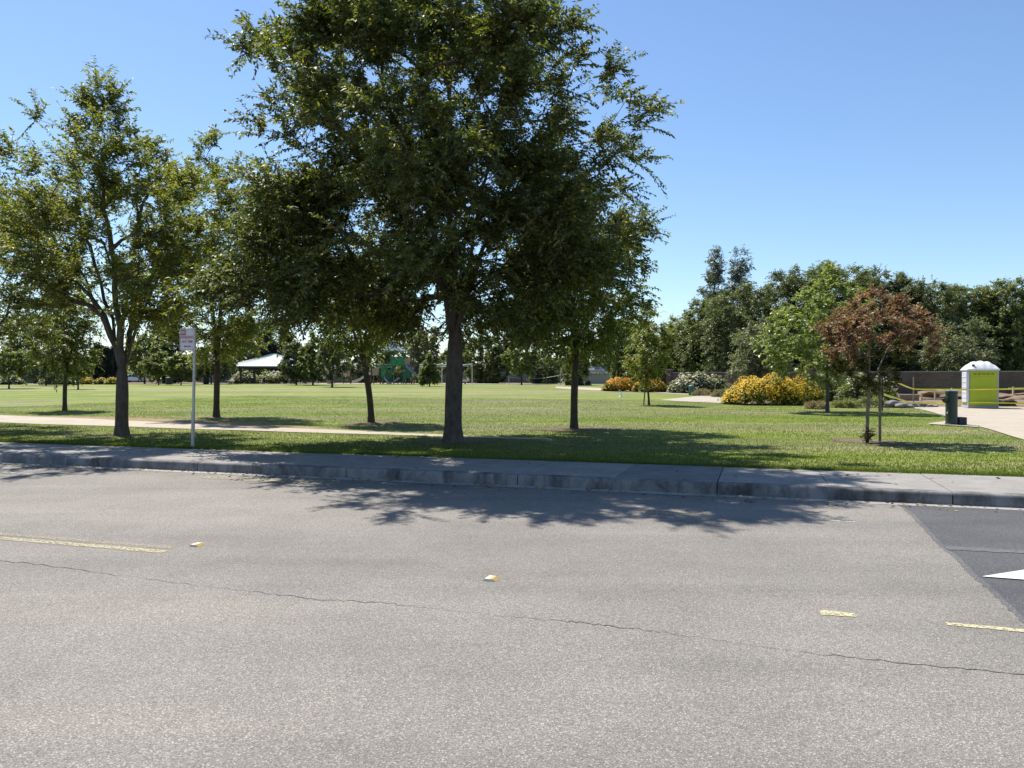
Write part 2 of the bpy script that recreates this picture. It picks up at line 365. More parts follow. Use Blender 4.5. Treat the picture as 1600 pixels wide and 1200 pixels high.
def disc(name, c, r, mat, dz=.009, irr=.15, seed=0, hump=0.0):
    rr = random.Random(seed); n = 28; rings = 5; ph = [rr.uniform(0, 6.28) for _ in range(3)]
    vs = [(c[0], c[1], float(gz(c[0], c[1]))+dz+hump)]
    for j in range(1, rings+1):
        for k in range(n):
            q = 2*math.pi*k/n; r_ = r*j/rings*(1+irr*(math.sin(2*q+ph[0])*.5+math.sin(5*q+ph[1])*.3+math.sin(9*q+ph[2])*.2))
            x, y = c[0]+r_*math.cos(q), c[1]+r_*math.sin(q); vs.append((x, y, float(gz(x, y))+dz+hump*(1-(j/rings)**2)))
    fs = [(0, 1+k, 1+(k+1) % n) for k in range(n)]+[(1+(j-1)*n+k, 1+j*n+k, 1+j*n+(k+1) % n, 1+(j-1)*n+(k+1) % n) for j in range(1, rings) for k in range(n)]
    m = MB(); m.add(vs, fs); return struct(m.build(name, mat, smooth=True))

# ------------------------------------------------------------------ road markings, patch, crack
def m_paint(name, c, wear):
    m, nt, b = newmat(name, .75, .3)
    v = coords(nt)
    col = ramp(nt, noise(nt, 14, 6, .7, v), [(.3, tuple(x*.8 for x in c)), (.7, tuple(min(1, x*1.1) for x in c))]).outputs[0]
    nt.links.new(col, b.inputs['Base Color'])
    t = nt.nodes.new('ShaderNodeBsdfTransparent'); ms = nt.nodes.new('ShaderNodeMixShader')
    f = ramp(nt, noise(nt, 45, 5, .75, v), [(wear-.03, (0, 0, 0)), (wear+.03, (1, 1, 1))]).outputs[0]
    nt.links.new(f, ms.inputs[0]); nt.links.new(t.outputs[0], ms.inputs[1]); nt.links.new(b.outputs[0], ms.inputs[2])
    nt.links.new(ms.outputs[0], nt.nodes['Material Output'].inputs[0]); return m
MYEL = m_paint('worn_yellow_paint', (.43, .37, .23), .48)
MYELF = m_paint('faded_yellow_paint', (.38, .32, .20), .52)
MYELB = m_paint('yellow_paint', (.47, .43, .26), .45)
MWHITE = m_paint('white_road_paint', (.66, .66, .64), .33)
MWHITEF = m_paint('faded_white_paint', (.5, .5, .47), .5)
rr = random.Random(8)
def strip_px(name, pts, width, mat, dz=.004, jag=.006):
    pts = [Vector(p) for p in pts]; out = []
    for a, b in zip(pts[:-1], pts[1:]):
        n = max(2, int((b-a).length/.07)); out += [a.lerp(b, i/n) for i in range(n)]
    out.append(pts[-1]); vs = []
    for i, p in enumerate(out):
        t = (out[min(i+1, len(out)-1)]-out[max(i-1, 0)]).normalized(); s = Vector((-t.y, t.x, 0))
        w_ = width[0]+(width[1]-width[0])*i/len(out) if isinstance(width, tuple) else width
        vs += [tuple(p+s*(w_/2+rr.uniform(-jag, jag))+Vector((0, 0, dz))), tuple(p-s*(w_/2+rr.uniform(-jag, jag))+Vector((0, 0, dz)))]
    m = MB(); m.add(vs, [(2*i, 2*i+1, 2*i+3, 2*i+2) for i in range(len(out)-1)])
    o = m.build(name, mat)
    if o.data.polygons[0].normal.z < 0: o.data.flip_normals()
    return struct(o)
e1 = Pr(258, 863.5); e2 = Pr(270, 857.5)
far1 = Vector(rd(-60, CENTRE_N+.02)); strip_px('yellow_center_line', [far1, e1], .10, MYEL)
strip_px('yellow_center_line', [Vector(rd(-60, CENTRE_N+.25)), e2], .09, MYELF)
strip_px('yellow_dash', [Pr(1283, 958), Pr(1338, 963)], (.11, .07), MYELB)
strip_px('yellow_dash', [Pr(1480, 976), Pr(1600, 987), Pr(1900, 1013)], .065, MYELB)
strip_px('white_parking_mark', [Pr(-60, 734), Pr(78, 743)], .07, MWHITEF)
strip_px('white_parking_mark', [Pr(1300, 814), Pr(1338, 816.5)], .05, MWHITEF)
MSILT = m_paint('pale_silt', (.33, .30, .22), .50)
strip_px('gutter_silt', [Pr(315, 745.5), Pr(400, 750), Pr(500, 754)], (.25, .5), MSILT, .006, .05)
strip_px('gutter_silt', [Pr(1010, 799), Pr(1060, 803), Pr(1110, 803)], (.3, .12), MSILT, .006, .04)
# dark repaved patch on the right
bnd = [(1404, 789), (1425, 800), (1440, 815), (1462, 838), (1480, 857), (1505, 875), (1532, 903), (1560, 925), (1590, 955), (1640, 1000), (1700, 1060)]
A = []
for (a, b) in zip(bnd[:-1], bnd[1:]):
    for i in range(6):
        t = i/6; A.append(Pr(a[0]*(1-t)+b[0]*t+rr.uniform(-1.2, 1.2), a[1]*(1-t)+b[1]*t))
B = [Vector((p.x, p.y, 0))+Vector((UX, UY, 0))*14 for p in A]
strip_px('asphalt_patch_rim', A[4:], .10, MSEAM, .0025, .012)
m = MB(); m.add([(p.x, p.y, .004) for p in A]+[(p.x, p.y, .004) for p in B], [(i, i+1, len(A)+i+1, len(A)+i) for i in range(len(A)-1)])
o = m.build('asphalt_patch', MPATCH)
if o.data.polygons[0].normal.z < 0: o.data.flip_normals()
struct(o)
strip_px('asphalt_seam', [Pr(1478, 857), Pr(1600, 864), Pr(1900, 882)], .16, MSEAM, .008, .02)
m = MB(); ar = [Pr(1536, 903.5), Pr(1660, 884), Pr(1660, 897), Pr(1760, 904), Pr(1760, 915), Pr(1660, 908.5), Pr(1660, 913)]
m.add([(p.x, p.y, .013) for p in ar], [tuple(range(len(ar)))]); o = m.build('white_arrow', MWHITE)
if o.data.polygons[0].normal.z < 0: o.data.flip_normals()
struct(o)
# thin crack wandering along the road
ck = [(-120, 862), (0, 876), (150, 895), (270, 911), (400, 926), (500, 938), (600, 943), (700, 954), (800, 965), (900, 973), (1000, 985), (1100, 998), (1250, 1020), (1400, 1036), (1600, 1055), (1800, 1075)]
pts = []
for a, b in zip(ck[:-1], ck[1:]):
    for i in range(14):
        t = i/14; p = Pr(a[0]*(1-t)+b[0]*t, a[1]*(1-t)+b[1]*t+rr.uniform(-1.6, 1.6)); pts.append(p)
vs = []
for i, p in enumerate(pts):
    w_ = max(.0011, .0021*(math.sin(i*.11)+1.0)+.0026*rr.uniform(-.6, 1))
    vs += [(p.x, p.y-w_, .002), (p.x, p.y+w_, .002)]
m = MB(); m.add(vs, [(2*i, 2*i+2, 2*i+3, 2*i+1) for i in range(len(pts)-1)]); struct(m.build('road_crack', plain('crack_dark', (.07, .064, .058), .95, .1)))
MREFY = plain('marker_yellow', (.50, .33, .10), .5, .5, 0, .2, 30); MREFW = plain('marker_cream', (.72, .66, .48), .5, .5, 0, .2, 30)
for px, py, lab in ((307, 853, 'worn yellow raised pavement marker near the end of the double yellow line'), (767, 906.5, 'cream and orange raised pavement marker alone in the middle of the road')):
    p = Pr(px, py); t = thing('pavement_marker', lab, 'road marker', p, -ROAD_ROT, 'raised markers along the centre line')
    b = MB(); b.prism([(-.055, 0), (.055, 0), (.032, .02), (-.032, .02)], 'y', -.05, .05); b.build('body', MREFW, t)
    f = MB(); f.add([(.034, -.045, .0205), (.0565, -.045, .002), (.0565, .045, .002), (.034, .045, .0205)], [(0, 1, 2, 3)]); f.add([(.005, -.048, .0215), (.034, -.048, .0215), (.034, .048, .0215), (.005, .048, .0215)], [(0, 1, 2, 3)]); f.build('reflector', MREFY, t)

# ------------------------------------------------------------------ trees
def unit(a): return a/np.maximum(np.linalg.norm(a, axis=-1, keepdims=True), 1e-9)
def leaves(rng, C, O, k, n, tl, ll, lw, droop=.35, spread=.65, up=.2, tilt=.55, extra=None, uprib=.8):
    """sprays of leaves on twigs that start at the branch ends C and point along O; returns quads and twig lines"""
    M = len(C)*k; idx = np.repeat(np.arange(len(C)), k)
    S = C[idx]+rng.normal(0, .10*tl, (M, 3))
    d = unit(O[idx]*.75+rng.normal(0, spread, (M, 3))+np.array([0, 0, up]))
    L = tl*rng.uniform(.5, 1.25, M)
    s = (np.arange(n)+.5)/n; s = s[None, :]+rng.uniform(-.4, .4, (M, n))/n
    dn = np.array([0, 0, -1.0])
    dr = droop*rng.uniform(.4, 1.4, M)
    pos = S[:, None]+d[:, None]*(L[:, None]*s)[..., None]+dn*(dr[:, None]*L[:, None]*s**2)[..., None]
    tan = unit(d[:, None]+dn*(2*dr[:, None]*s)[..., None])
    side = unit(np.cross(tan, np.array([0, 0, 1.0])+rng.normal(0, .3, (M, 1, 3))))
    sg = np.where((np.arange(n) % 2) == 0, 1., -1.)[None, :, None]
    ld = unit(tan*.55+side*sg*.8+dn*.3+rng.normal(0, .3, (M, n, 3)))
    nr = unit(np.array([0, 0, uprib])+rng.normal(0, tilt, (M, n, 3)))
    wv = unit(np.cross(ld, nr)); nn = np.cross(wv, ld)
    l = (ll*rng.uniform(.45, 1.3, (M, n)))[..., None]; w_ = (lw*rng.uniform(.7, 1.2, (M, n)))[..., None]
    a = pos; b = pos+ld*l*.45+wv*w_*.5+nn*l*.05; c = pos+ld*l-nn*l*.08; e = pos+ld*l*.45-wv*w_*.5+nn*l*.05
    q = np.stack([a, b, c, e], 2).reshape(-1, 3)
    return q, (S, d, L, dr)
def env_sample(rng, env, n, shell=.42, mind=0.0, front=1.0):
    env = np.array(env, float); z = env[:, 0]; out = []
    wgt = np.maximum(env[:, 1]+env[:, 2], .05)*np.maximum(env[:, 3], .05)
    zz = np.linspace(z[0], z[-1], 200); ww = np.interp(zz, z, wgt)+.02; cdf = np.cumsum(ww); cdf /= cdf[-1]
    tries = 0
    while len(out) < n and tries < n*40:
        tries += 1
        h = np.interp(rng.random(), cdf, zz); q = rng.uniform(0, 2*np.pi); r = rng.random()**shell
        rx = np.interp(h, z, env[:, 1 if math.cos(q) < 0 else 2]); ry = np.interp(h, z, env[:, 3])
        p = np.array([r*rx*math.cos(q), r*ry*math.sin(q)*(front if math.sin(q) < 0 else 1), h])
        if mind and out and np.min(np.linalg.norm(np.array(out)-p, axis=1)) < mind: continue
        out.append(p)
    return np.array(out)
def skeleton(rng, trunk, limbs, A, tipr, rbase, minz, pen=.3):
    nodes = [np.array(p, float) for p in trunk]; par = [-1]+list(range(len(trunk)-1)); chains = [list(range(len(trunk)))]
    plen = [0.0]*len(nodes)
    def curve(p, tgt, bow):
        pp = nodes[p]; pd = pp-nodes[par[p]] if par[p] >= 0 else np.array([0, 0, 1.]); pd = pd/max(np.linalg.norm(pd), 1e-6)
        dist = np.linalg.norm(tgt-pp); ns = max(2, int(dist/.45)); ctl = pp+(pd*bow+unit(tgt-pp)*(1-bow))*dist*.5
        ch = [p]; prev = p
        for i in range(1, ns+1):
            t = i/ns; q = pp*(1-t)**2+2*ctl*t*(1-t)+tgt*t*t+(rng.normal(0, .02*dist**.5, 3) if i < ns else 0)
            nodes.append(q); par.append(prev); plen.append(plen[prev]+np.linalg.norm(q-nodes[prev])); prev = len(nodes)-1; ch.append(prev)
        chains.append(ch); return prev
    for st, tgt in limbs: curve(st, np.array(tgt, float), .35)
    root = nodes[len(trunk)-1]
    for a in A[np.argsort(np.linalg.norm(A-root, axis=1))]:
        X = np.array(nodes); d = np.linalg.norm(X-a, axis=1)
        low = .25 if a[2] < root[2]+1.3 else 1.3
        cost = d+pen*np.array(plen)+low*np.maximum(0, X[:, 2]-a[2]+.25*d)+1e3*(X[:, 2] < minz)+(.8 if low < 1 else 0)*np.maximum(0, root[2]+.5-X[:, 2])
        curve(int(np.argmin(cost)), a, .45)
    e = 2.25; acc = np.zeros(len(nodes)); haschild = np.zeros(len(nodes), bool)
    for i in range(len(nodes)-1, -1, -1):
        if not haschild[i]: acc[i] = tipr**e
        if par[i] >= 0: acc[par[i]] += acc[i]; haschild[par[i]] = True
    r = acc**(1/e); k = rbase/r[0]
    r = np.maximum(tipr, tipr+(r-tipr)*(rbase-tipr)/(r[0]-tipr))
    return nodes, chains, r
def tree(name, label, cat, group, base, env, trunk_r, fork, mat, bark, seed, nclump=120, k=10, n=18, tl=.6, ll=.1, lw=.042, limbs=4,
         lean=(0, 0), mind=.0, droop=.35, shell=.42, up=.2, twigs=False, spread=.65, tilt=.55, leader=None, rz=0, part_mats=None, minr=.006, sides=9, front=1.0, bough=0, bs=.5, updir=.1):
    rng = np.random.default_rng(seed)
    t = thing(name, label, cat, base, rz, group)
    fx, fy = lean; trunk = []
    nt_ = 7
    for i in range(nt_+1):
        s = i/nt_; trunk.append((fx*s*s+.02*math.sin(seed+s*5)*fork*.3*s, fy*s*s, fork*s-.05*(i == 0)))
    top = np.array(trunk[-1]); env = np.array(env, float)
    if bough:
        Bc = env_sample(rng, env, bough, .36, .8, front)
        k2 = int(nclump*.6); A = np.r_[env_sample(rng, env, nclump-k2, shell, mind, front), Bc[rng.integers(len(Bc), size=k2)]*np.array([.96, .96, 1])+rng.normal(0, bs, (k2, 3))*np.array([1, 1, .6])]
        A = A[A[:, 2] > env[0, 0]-.1]
    else: A = env_sample(rng, env, nclump, shell, mind, front)
    nclump = len(A)
    lim = []
    zt = env[-1, 0]
    if leader:                                     # a straight central stem
        q = env[-2]; lim.append((len(trunk)-1, (( q[2]-q[1])*.5, 0, zt-.25*(zt-fork)*.3)))
    for i in range(limbs):
        q = 2*np.pi*(i+rng.uniform(-.25, .25))/max(limbs, 1)+seed; h = fork+(zt-fork)*rng.uniform(.42, .66)
        rx = np.interp(h, env[:, 0], env[:, 1 if math.cos(q) < 0 else 2]); ry = np.interp(h, env[:, 0], env[:, 3])
        lim.append((len(trunk)-1-(i % 2), (top[0]*.5+.5*rx*math.cos(q), .5*ry*math.sin(q), h)))
    nodes, chains, r = skeleton(rng, trunk, lim, A, minr, trunk_r, fork*.8)
    m = MB()
    for ci, ch in enumerate(chains):
        rad = [r[ch[0]] if ci == 0 else min(r[ch[0]]*.9, r[ch[1]]*(1.35 if r[ch[1]] > .03 else 1))]+[r[i] for i in ch[1:]]
        if ci == 0:
            rad = [x*(1+.45*math.exp(-(nodes[i][2]+.05)/.16)) for x, i in zip(rad, ch)]
            rad[-1] *= .62; rad[-2] *= .86; rad[-3] *= .95
            pts = [nodes[i] for i in ch]; pts.insert(1, pts[0]*.8+pts[1]*.2); rad.insert(1, rad[0]*.72+rad[1]*.28*1)
            m.tube(pts, rad, 14, True)
        else: m.tube([nodes[i] for i in ch], rad, sides if rad[0] > .04 else (5 if rad[0] > .015 else 3), False)
    cz = env[0, 0]+updir*(zt-env[0, 0]); ctr = np.array([(np.mean(env[:, 2])-np.mean(env[:, 1]))*.4, 0, cz])
    O = unit((A-ctr)*np.array([1, 1, .9]))
    q, (S, d, L, dr) = leaves(rng, A, O, k, n, tl, ll, lw, droop, spread, up, tilt)
    if twigs:
        for i in range(0, len(S), 1):
            p0, p1, p2 = S[i], S[i]+d[i]*L[i]*.5-np.array([0, 0, dr[i]*L[i]*.25]), S[i]+d[i]*L[i]-np.array([0, 0, dr[i]*L[i]])
            m.tube([p0, p1, p2], [.005, .004, .002], 3, False)
    m.build('trunk', bark, t, True)
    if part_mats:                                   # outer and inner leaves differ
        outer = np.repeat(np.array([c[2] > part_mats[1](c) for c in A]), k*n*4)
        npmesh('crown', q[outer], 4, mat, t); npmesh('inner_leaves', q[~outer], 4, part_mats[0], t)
    else: npmesh('crown', q, 4, mat, t)
    return t
GS = 'street trees along the sidewalk'; GY = 'young trees on the lawn'
tree('street_tree', 'biggest tree with a wide dark crown and a thick single trunk behind the sidewalk', 'tree', GS, P(708, 692),
     [(2.5, 2.3, 1.8, 2.3), (2.85, 3.8, 2.9, 3.3), (3.4, 4.6, 3.5, 3.8), (4.7, 4.8, 4.0, 4.2), (5.6, 4.2, 4.95, 4.4), (6.5, 3.9, 4.2, 4.3), (7.3, 3.6, 4.4, 4.0), (7.8, 3.5, 2.8, 3.7), (8.8, 3.1, 1.6, 3.3), (9.7, 3.0, 1.0, 3.0), (10.8, 2.8, .9, 2.4), (11.7, 1.6, .6, 1.4), (12.2, .5, .2, .4)],
     .19, 2.55, L_ZELK, MBARK, 11, 960, 15, 26, .70, .104, .045, 7, (.05, 0), .3, .26, .46, .3, True, front=1.2, bough=64, bs=.42)
tree('street_tree', 'forked tree with three rising limbs left of the parking sign', 'tree', GS, P(190, 681),
     [(3.0, 2.2, 1.5, 2.0), (3.4, 2.6, 1.9, 2.3), (4.3, 2.9, 2.1, 2.7), (5.6, 3.0, 1.9, 2.8), (6.4, 2.7, 1.3, 2.5), (7.0, 2.5, .7, 2.0), (7.7, 2.2, .2, 1.5), (8.2, 1.7, -.3, .6)],
     .15, 1.75, L_ZELK2, MBARK, 5, 235, 13, 24, .66, .105, .045, 5, (.02, 0), .3, .22, .45, .35, True, front=1.15, bough=34, bs=.4)
tree('street_tree', 'dark spreading tree rooted beyond the left edge with low boughs reaching into view', 'tree', GS, (-18.2, 21.4, float(gz(-18.2, 21.4))),
     [(2.0, 1.5, 2.6, 2), (2.8, 3.4, 5.0, 3.6), (4.2, 4.2, 5.6, 4.2), (5.5, 4.0, 5.1, 4.0), (6.6, 3.4, 4.4, 3.4), (7.6, 2.0, 2.6, 2.2), (8.4, .5, .8, .5)],
     .17, 1.9, L_ZELK, MBARK, 23, 400, 13, 22, .73, .112, .048, 5, (0, 0), .35, .26, .45, .3, False, front=1.15, bough=50)
tree('young_tree', 'tall slim tree with yellowish leaves just right of the parking sign', 'tree', GY, P(338, 652.5),
     [(2.3, .7, .9, .8), (2.8, 1.2, 1.5, 1.2), (3.6, 1.5, 1.8, 1.6), (5.2, 1.9, 1.9, 1.8), (6.8, 2.1, 1.6, 1.9), (8.3, 2.1, 1.1, 1.6), (9.6, 1.8, .5, 1.1), (10.5, 1.2, .0, .4)],
     .105, 2.3, L_ZELK2, MBARKD, 31, 190, 12, 20, .6, .122, .052, 4, (.05, 0), .3, .25, .45, .35, False, bough=28, bs=.36)
tree('young_tree', 'young tree with a leaning thin trunk under the left side of the biggest crown', 'tree', GY, P(580, 661),
     [(2.0, .9, -.3, .6), (2.5, 1.4, .0, 1.0), (3.2, 1.5, .7, 1.3), (4.4, 1.4, 1.2, 1.3), (5.6, .5, .5, .5)],
     .095, 2.0, L_YOUNG, MBARKD, 41, 110, 11, 18, .58, .125, .055, 3, (-.28, 0), .3, .4, .42, .2, False, leader=True)
tree('young_tree', 'young tree with a straight dark trunk right of the biggest tree', 'tree', GY, P(897, 671),
     [(2.0, .8, .5, .7), (2.5, 1.5, 1.1, 1.2), (3.2, 1.5, 1.9, 1.6), (4.1, 1.2, 2.2, 1.6), (5.0, .9, 1.6, 1.2), (5.8, .3, .6, .4)],
     .10, 2.1, L_YOUNG, MBARKD, 47, 135, 11, 18, .6, .125, .055, 3, (.05, 0), .3, .4, .42, .2, False, leader=True)
tree('young_tree', 'small dark young tree left of the forked street tree', 'tree', GY, P(101, 642),
     [(1.6, .5, .5, .5), (2.1, 1.2, 1.0, 1.0), (2.9, 1.5, 1.3, 1.3), (4.2, 1.3, 1.1, 1.2), (5.6, .4, .4, .4)],
     .085, 1.7, L_ZELK, MBARKD, 53, 100, 10, 18, .58, .13, .056, 3, (.05, 0), .3, .4, .42, .2, False, leader=True)
tree('red_tree', 'small tree with red and bronze leaves beside a wooden stake', 'tree', None, P(1355, 691),
     [(1.25, .25, .45, .3), (1.7, .65, 1.0, .8), (2.1, 1.0, 1.45, 1.1), (2.55, .9, 1.5, 1.1), (2.9, .5, 1.3, .9), (3.15, .15, .8, .5), (3.35, -.1, .4, .2)],
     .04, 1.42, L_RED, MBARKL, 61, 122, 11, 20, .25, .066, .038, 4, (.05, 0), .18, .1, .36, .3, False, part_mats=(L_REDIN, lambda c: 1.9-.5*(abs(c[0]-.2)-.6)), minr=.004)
tree('pale_tree', 'light green tree with a lopsided crown left of the red tree', 'tree', None, P(1293, 644),
     [(1.3, .8, .2, .5), (1.8, 2.4, .8, 1.5), (2.7, 3.0, 1.4, 2.1), (3.7, 2.6, 1.8, 2.0), (4.5, 1.4, 1.8, 1.6), (5.3, .3, 1.5, 1.0), (5.9, 0, .8, .3)],
     .07, 1.6, L_LIGHT, MBARK, 67, 125, 11, 15, .5, .17, .08, 4, (-.02, 0), .35, .25, .42, .3, False)
tree('staked_sapling', 'slim sapling tied to a leaning post in front of the orange daisies', 'tree', None, P(1014, 633),
     [(1.2, .4, .4, .4), (2.0, 1.0, 1.0, 1.0), (3.1, .9, 1.0, .9), (4.2, .6, .8, .7), (5.0, .2, .3, .2)],
     .05, 1.3, L_ZELK2, MBARKD, 71, 62, 10, 14, .5, .15, .07, 3, (-.15, 0), .25, .3, .42, .2, False, leader=True)
for px, py, r_, sd in ((708, 692, .75, 1), (580, 661, .9, 2), (897, 671, 1.0, 3), (338, 652.5, .55, 4), (1362, 690.5, .86, 5), (190, 681, .5, 6), (101, 642, .4, 7)):
    disc('mulch_ring', P(px, py), r_, MMULCH, .006, .5, sd, .02)

# background trees: px, depth, crown top row, half width px (left, right), crown foot row
def bgt(name, label, group, px, D, top, wl, wr, bot, mat, seed, bark=MBARKD, nc=60, k=9, n=14, ll=.30, lw=.14, tl=None, tr=None, shape='round', mind=0):
    b = G(px, D); s = D/F; z0 = max(.15, zh(bot, D)-b.z); z1 = zh(top, D)-b.z; H = z1-z0
    if shape == 'round': pr = [(0, .45), (.15, .8), (.4, 1), (.65, .92), (.85, .6), (1, .15)]
    elif shape == 'dome': pr = [(0, .85), (.2, 1), (.5, 1), (.75, .92), (.92, .72), (1, .45)]
    elif shape == 'pine': pr = [(0, 1.5), (.45, 1.25), (.62, 1.0), (.8, .7), (.92, .42), (1, .18)]
    elif shape == 'cone': pr = [(0, .9), (.15, 1), (.4, .75), (.7, .42), (.9, .16), (1, .04)]
    else: pr = [(0, .8), (.3, 1), (.7, .9), (.9, .55), (1, .08)]
    wm = (wl+wr)/2
    tl = tl or .22*wm*s
    sh = max(.55, 1-.5*tl/(wm*s))
    env = [(z0+H*f, wl*s*r_*sh, wr*s*r_*sh, wm*s*r_*sh) for f, r_ in pr]
    return tree(name, label, 'tree', group, b, env, tr or max(.07, .016*z1), max(.35, z0*.95), mat, bark, seed, int(nc*1.35), k, n, tl, ll, lw, 3, (0, 0), mind, .25, .5, .0, False, .95, .7, leader=True, updir=.3, minr=.012, sides=6)
GB = 'trees beyond the lawn'; GR = 'dense dark trees behind the brown wall'
BG = [
 ('park_tree', 'pale green tree at the far left edge of the lawn', 14, 75, 545, 24, 44, 586, L_OLIVE, 'round', 55),
 ('park_tree', 'bronze tinted low tree between two pale trees at far left', 72, 92, 545, 36, 36, 592, L_GREY, 'dome', 50),
 ('park_tree', 'pale green tree with a thin trunk left of the dark cypresses', 122, 72, 553, 22, 24, 588, L_OLIVE, 'round', 45),
 ('park_tree', 'tall green tree behind the low bronze tree at far left', 55, 118, 492, 60, 52, 592, L_MID, 'dome', 90),
 ('park_tree', 'large green tree at the left edge behind the pale tree', -40, 110, 480, 75, 65, 592, L_MID, 'dome', 90),
 ('park_tree', 'broad green tree behind the white car', 226, 112, 522, 34, 40, 583, L_OLIVE, 'dome', 70),
 ('park_tree', 'light green low tree right of the white car', 248, 98, 553, 28, 26, 584, L_OLIVE, 'round', 55),
 ('park_tree', 'light green small tree under the parking sign', 283, 96, 553, 24, 28, 588, L_OLIVE, 'round', 50),
 ('park_tree', 'grey green tree behind the slim yellowish tree', 330, 105, 540, 36, 40, 590, L_GREY, 'round', 60),
 ('park_tree', 'tall green tree above the grey roofed house left of the pavilion', 372, 140, 500, 44, 44, 580, L_MID, 'dome', 80),
 ('park_tree', 'grey green tree overlapping the right side of the pavilion', 463, 97, 530, 26, 30, 590, L_GREY, 'round', 60),
 ('park_tree', 'dark leafed tree between two grey green trees near the pavilion', 489, 94, 518, 24, 26, 594, L_MID, 'round', 60),
 ('park_tree', 'grey green tree with a clear trunk standing out on the lawn', 519, 82, 512, 26, 32, 588, L_GREY, 'round', 60),
 ('park_tree', 'olive tree behind the climbing frame bridge', 572, 128, 502, 46, 40, 592, L_MID, 'dome', 75),
 ('park_tree', 'pale olive tree behind the play tower', 634, 134, 505, 46, 40, 592, L_OLIVE, 'dome', 75),
 ('park_tree', 'narrow grey olive tree right of the play tower', 662, 122, 512, 24, 40, 595, L_GREY, 'dome', 70),
 ('bushy_tree', 'low bushy yellow green tree in front of the swing frame', 671, 86, 553, 17, 19, 596, L_OLIVE, 'cone', 50),
 ('park_tree', 'broad tree right of the swing frame', 752, 118, 512, 30, 34, 597, L_MID, 'dome', 75),
 ('park_tree', 'dark tree beside the grey slatted fence', 776, 114, 538, 18, 22, 597, L_DARK, 'round', 55),
 ('park_tree', 'pale tree with a slim trunk near the left net post', 815, 100, 524, 32, 26, 584, L_OLIVE, 'round', 60),
 ('park_tree', 'olive low tree behind the sagging net', 850, 110, 558, 26, 26, 599, L_GREY, 'dome', 55),
 ('park_tree', 'grey green shrubby tree behind the straight dark trunk', 900, 93, 542, 25, 25, 601, L_GREY, 'column', 60),
 ('park_tree', 'low olive tree beside the garage', 975, 97, 562, 24, 30, 600, L_OLIVE, 'dome', 55),
 ('park_tree', 'mid green tree above the smaller orange daisies', 966, 92, 492, 36, 44, 572, L_MID, 'dome', 80),
 ('park_tree', 'olive green tree left of the brick pillar', 1018, 88, 505, 48, 40, 598, L_OLIVE, 'dome', 85),
 ('park_tree', 'dark tree behind the pale and olive trees near the garage', 925, 122, 528, 50, 45, 592, L_MID, 'dome', 75),
]
for i, (nm, lab, px, D, top, wl, wr, bot, mat, shp, nc) in enumerate(BG):
    bgt(nm, lab, GB if nm == 'park_tree' else None, px, D, top, wl, wr, bot, mat, 100+i, nc=nc, ll=.0034*D, lw=.0017*D, shape=shp, n=15, k=9)
RT = [
 ('green rounded tree just right of the brick pillar', 1062, 88, 500, 34, 50, 596, L_OLIVE, 70),
 ('dark rounded tree at the left end of the dark row behind the wall', 1106, 84, 470, 50, 60, 596, L_MID, 110),
 ('large dark tree below the pair of tall pines', 1168, 78, 446, 72, 66, 596, L_DARK, 130),
 ('dark tree rising behind the light green tree', 1240, 80, 424, 60, 62, 596, L_DARK, 130),
 ('tallest dark tree behind the light green tree shoots', 1305, 76, 412, 62, 66, 596, L_MID, 130),
 ('dark tree directly behind the red tree', 1372, 78, 424, 62, 66, 596, L_DARK, 130),
 ('dark tree right of the red tree crown', 1440, 76, 436, 64, 66, 596, L_DARK, 130),
 ('dark tree above and left of the portable toilet', 1508, 78, 450, 62, 66, 596, L_MID, 120),
 ('dark tree behind the portable toilet', 1572, 76, 444, 62, 66, 596, L_MID, 120),
 ('dark tree at the right edge behind the wall', 1645, 78, 446, 66, 70, 596, L_DARK, 120),
]
for i, (lab, px, D, top, wl, wr, bot, mat, nc) in enumerate(RT):
    bgt('dense_tree', lab, GR, px, D, top, wl, wr, bot, mat, 200+i, nc=int(nc*2.4), ll=.23, lw=.10, shape='dome', n=14, k=13, tl=.8)
bgt('mesquite_tree', 'lower feathery tree in front of the dark row left of the portable toilet', None, 1496, 68, 502, 56, 58, 582, L_GREY, 230, nc=90, ll=.21, lw=.09, shape='dome', n=14, k=12, tl=.9)
bgt('feathery_tree', 'grey green tree with a thin trunk in front of the wall behind the daisies', None, 1186, 60, 505, 42, 60, 590, L_GREY, 231, nc=85, ll=.20, lw=.085, shape='dome', n=14, k=12, tl=.8)
bgt('pine_tree', 'left and shorter of the two tall pines on the right skyline', 'tall pines on the skyline', 1117, 125, 384, 25, 24, 560, L_PINEB, 240, nc=150, ll=.36, lw=.15, shape='pine', n=16, k=9, tl=1.3, tr=.3)
bgt('pine_tree', 'right and taller of the two tall pines on the right skyline', 'tall pines on the skyline', 1155, 128, 372, 21, 26, 560, L_PINEB, 241, nc=150, ll=.36, lw=.15, shape='pine', n=16, k=9, tl=1.3, tr=.3)
for px, top, lab, sd in ((152, 533, 'leftmost of the dark cypress columns', 1), (165, 538, 'middle one of the dark cypress columns', 2), (180, 536, 'dark cypress column partly behind the forked trunk', 3)):
    bgt('cypress_tree', lab, 'dark cypress columns', px, 120, top, 8, 8, 597, L_PINE, 250+sd, nc=70, ll=.4, lw=.15, shape='column', n=14, k=9, tl=.6)
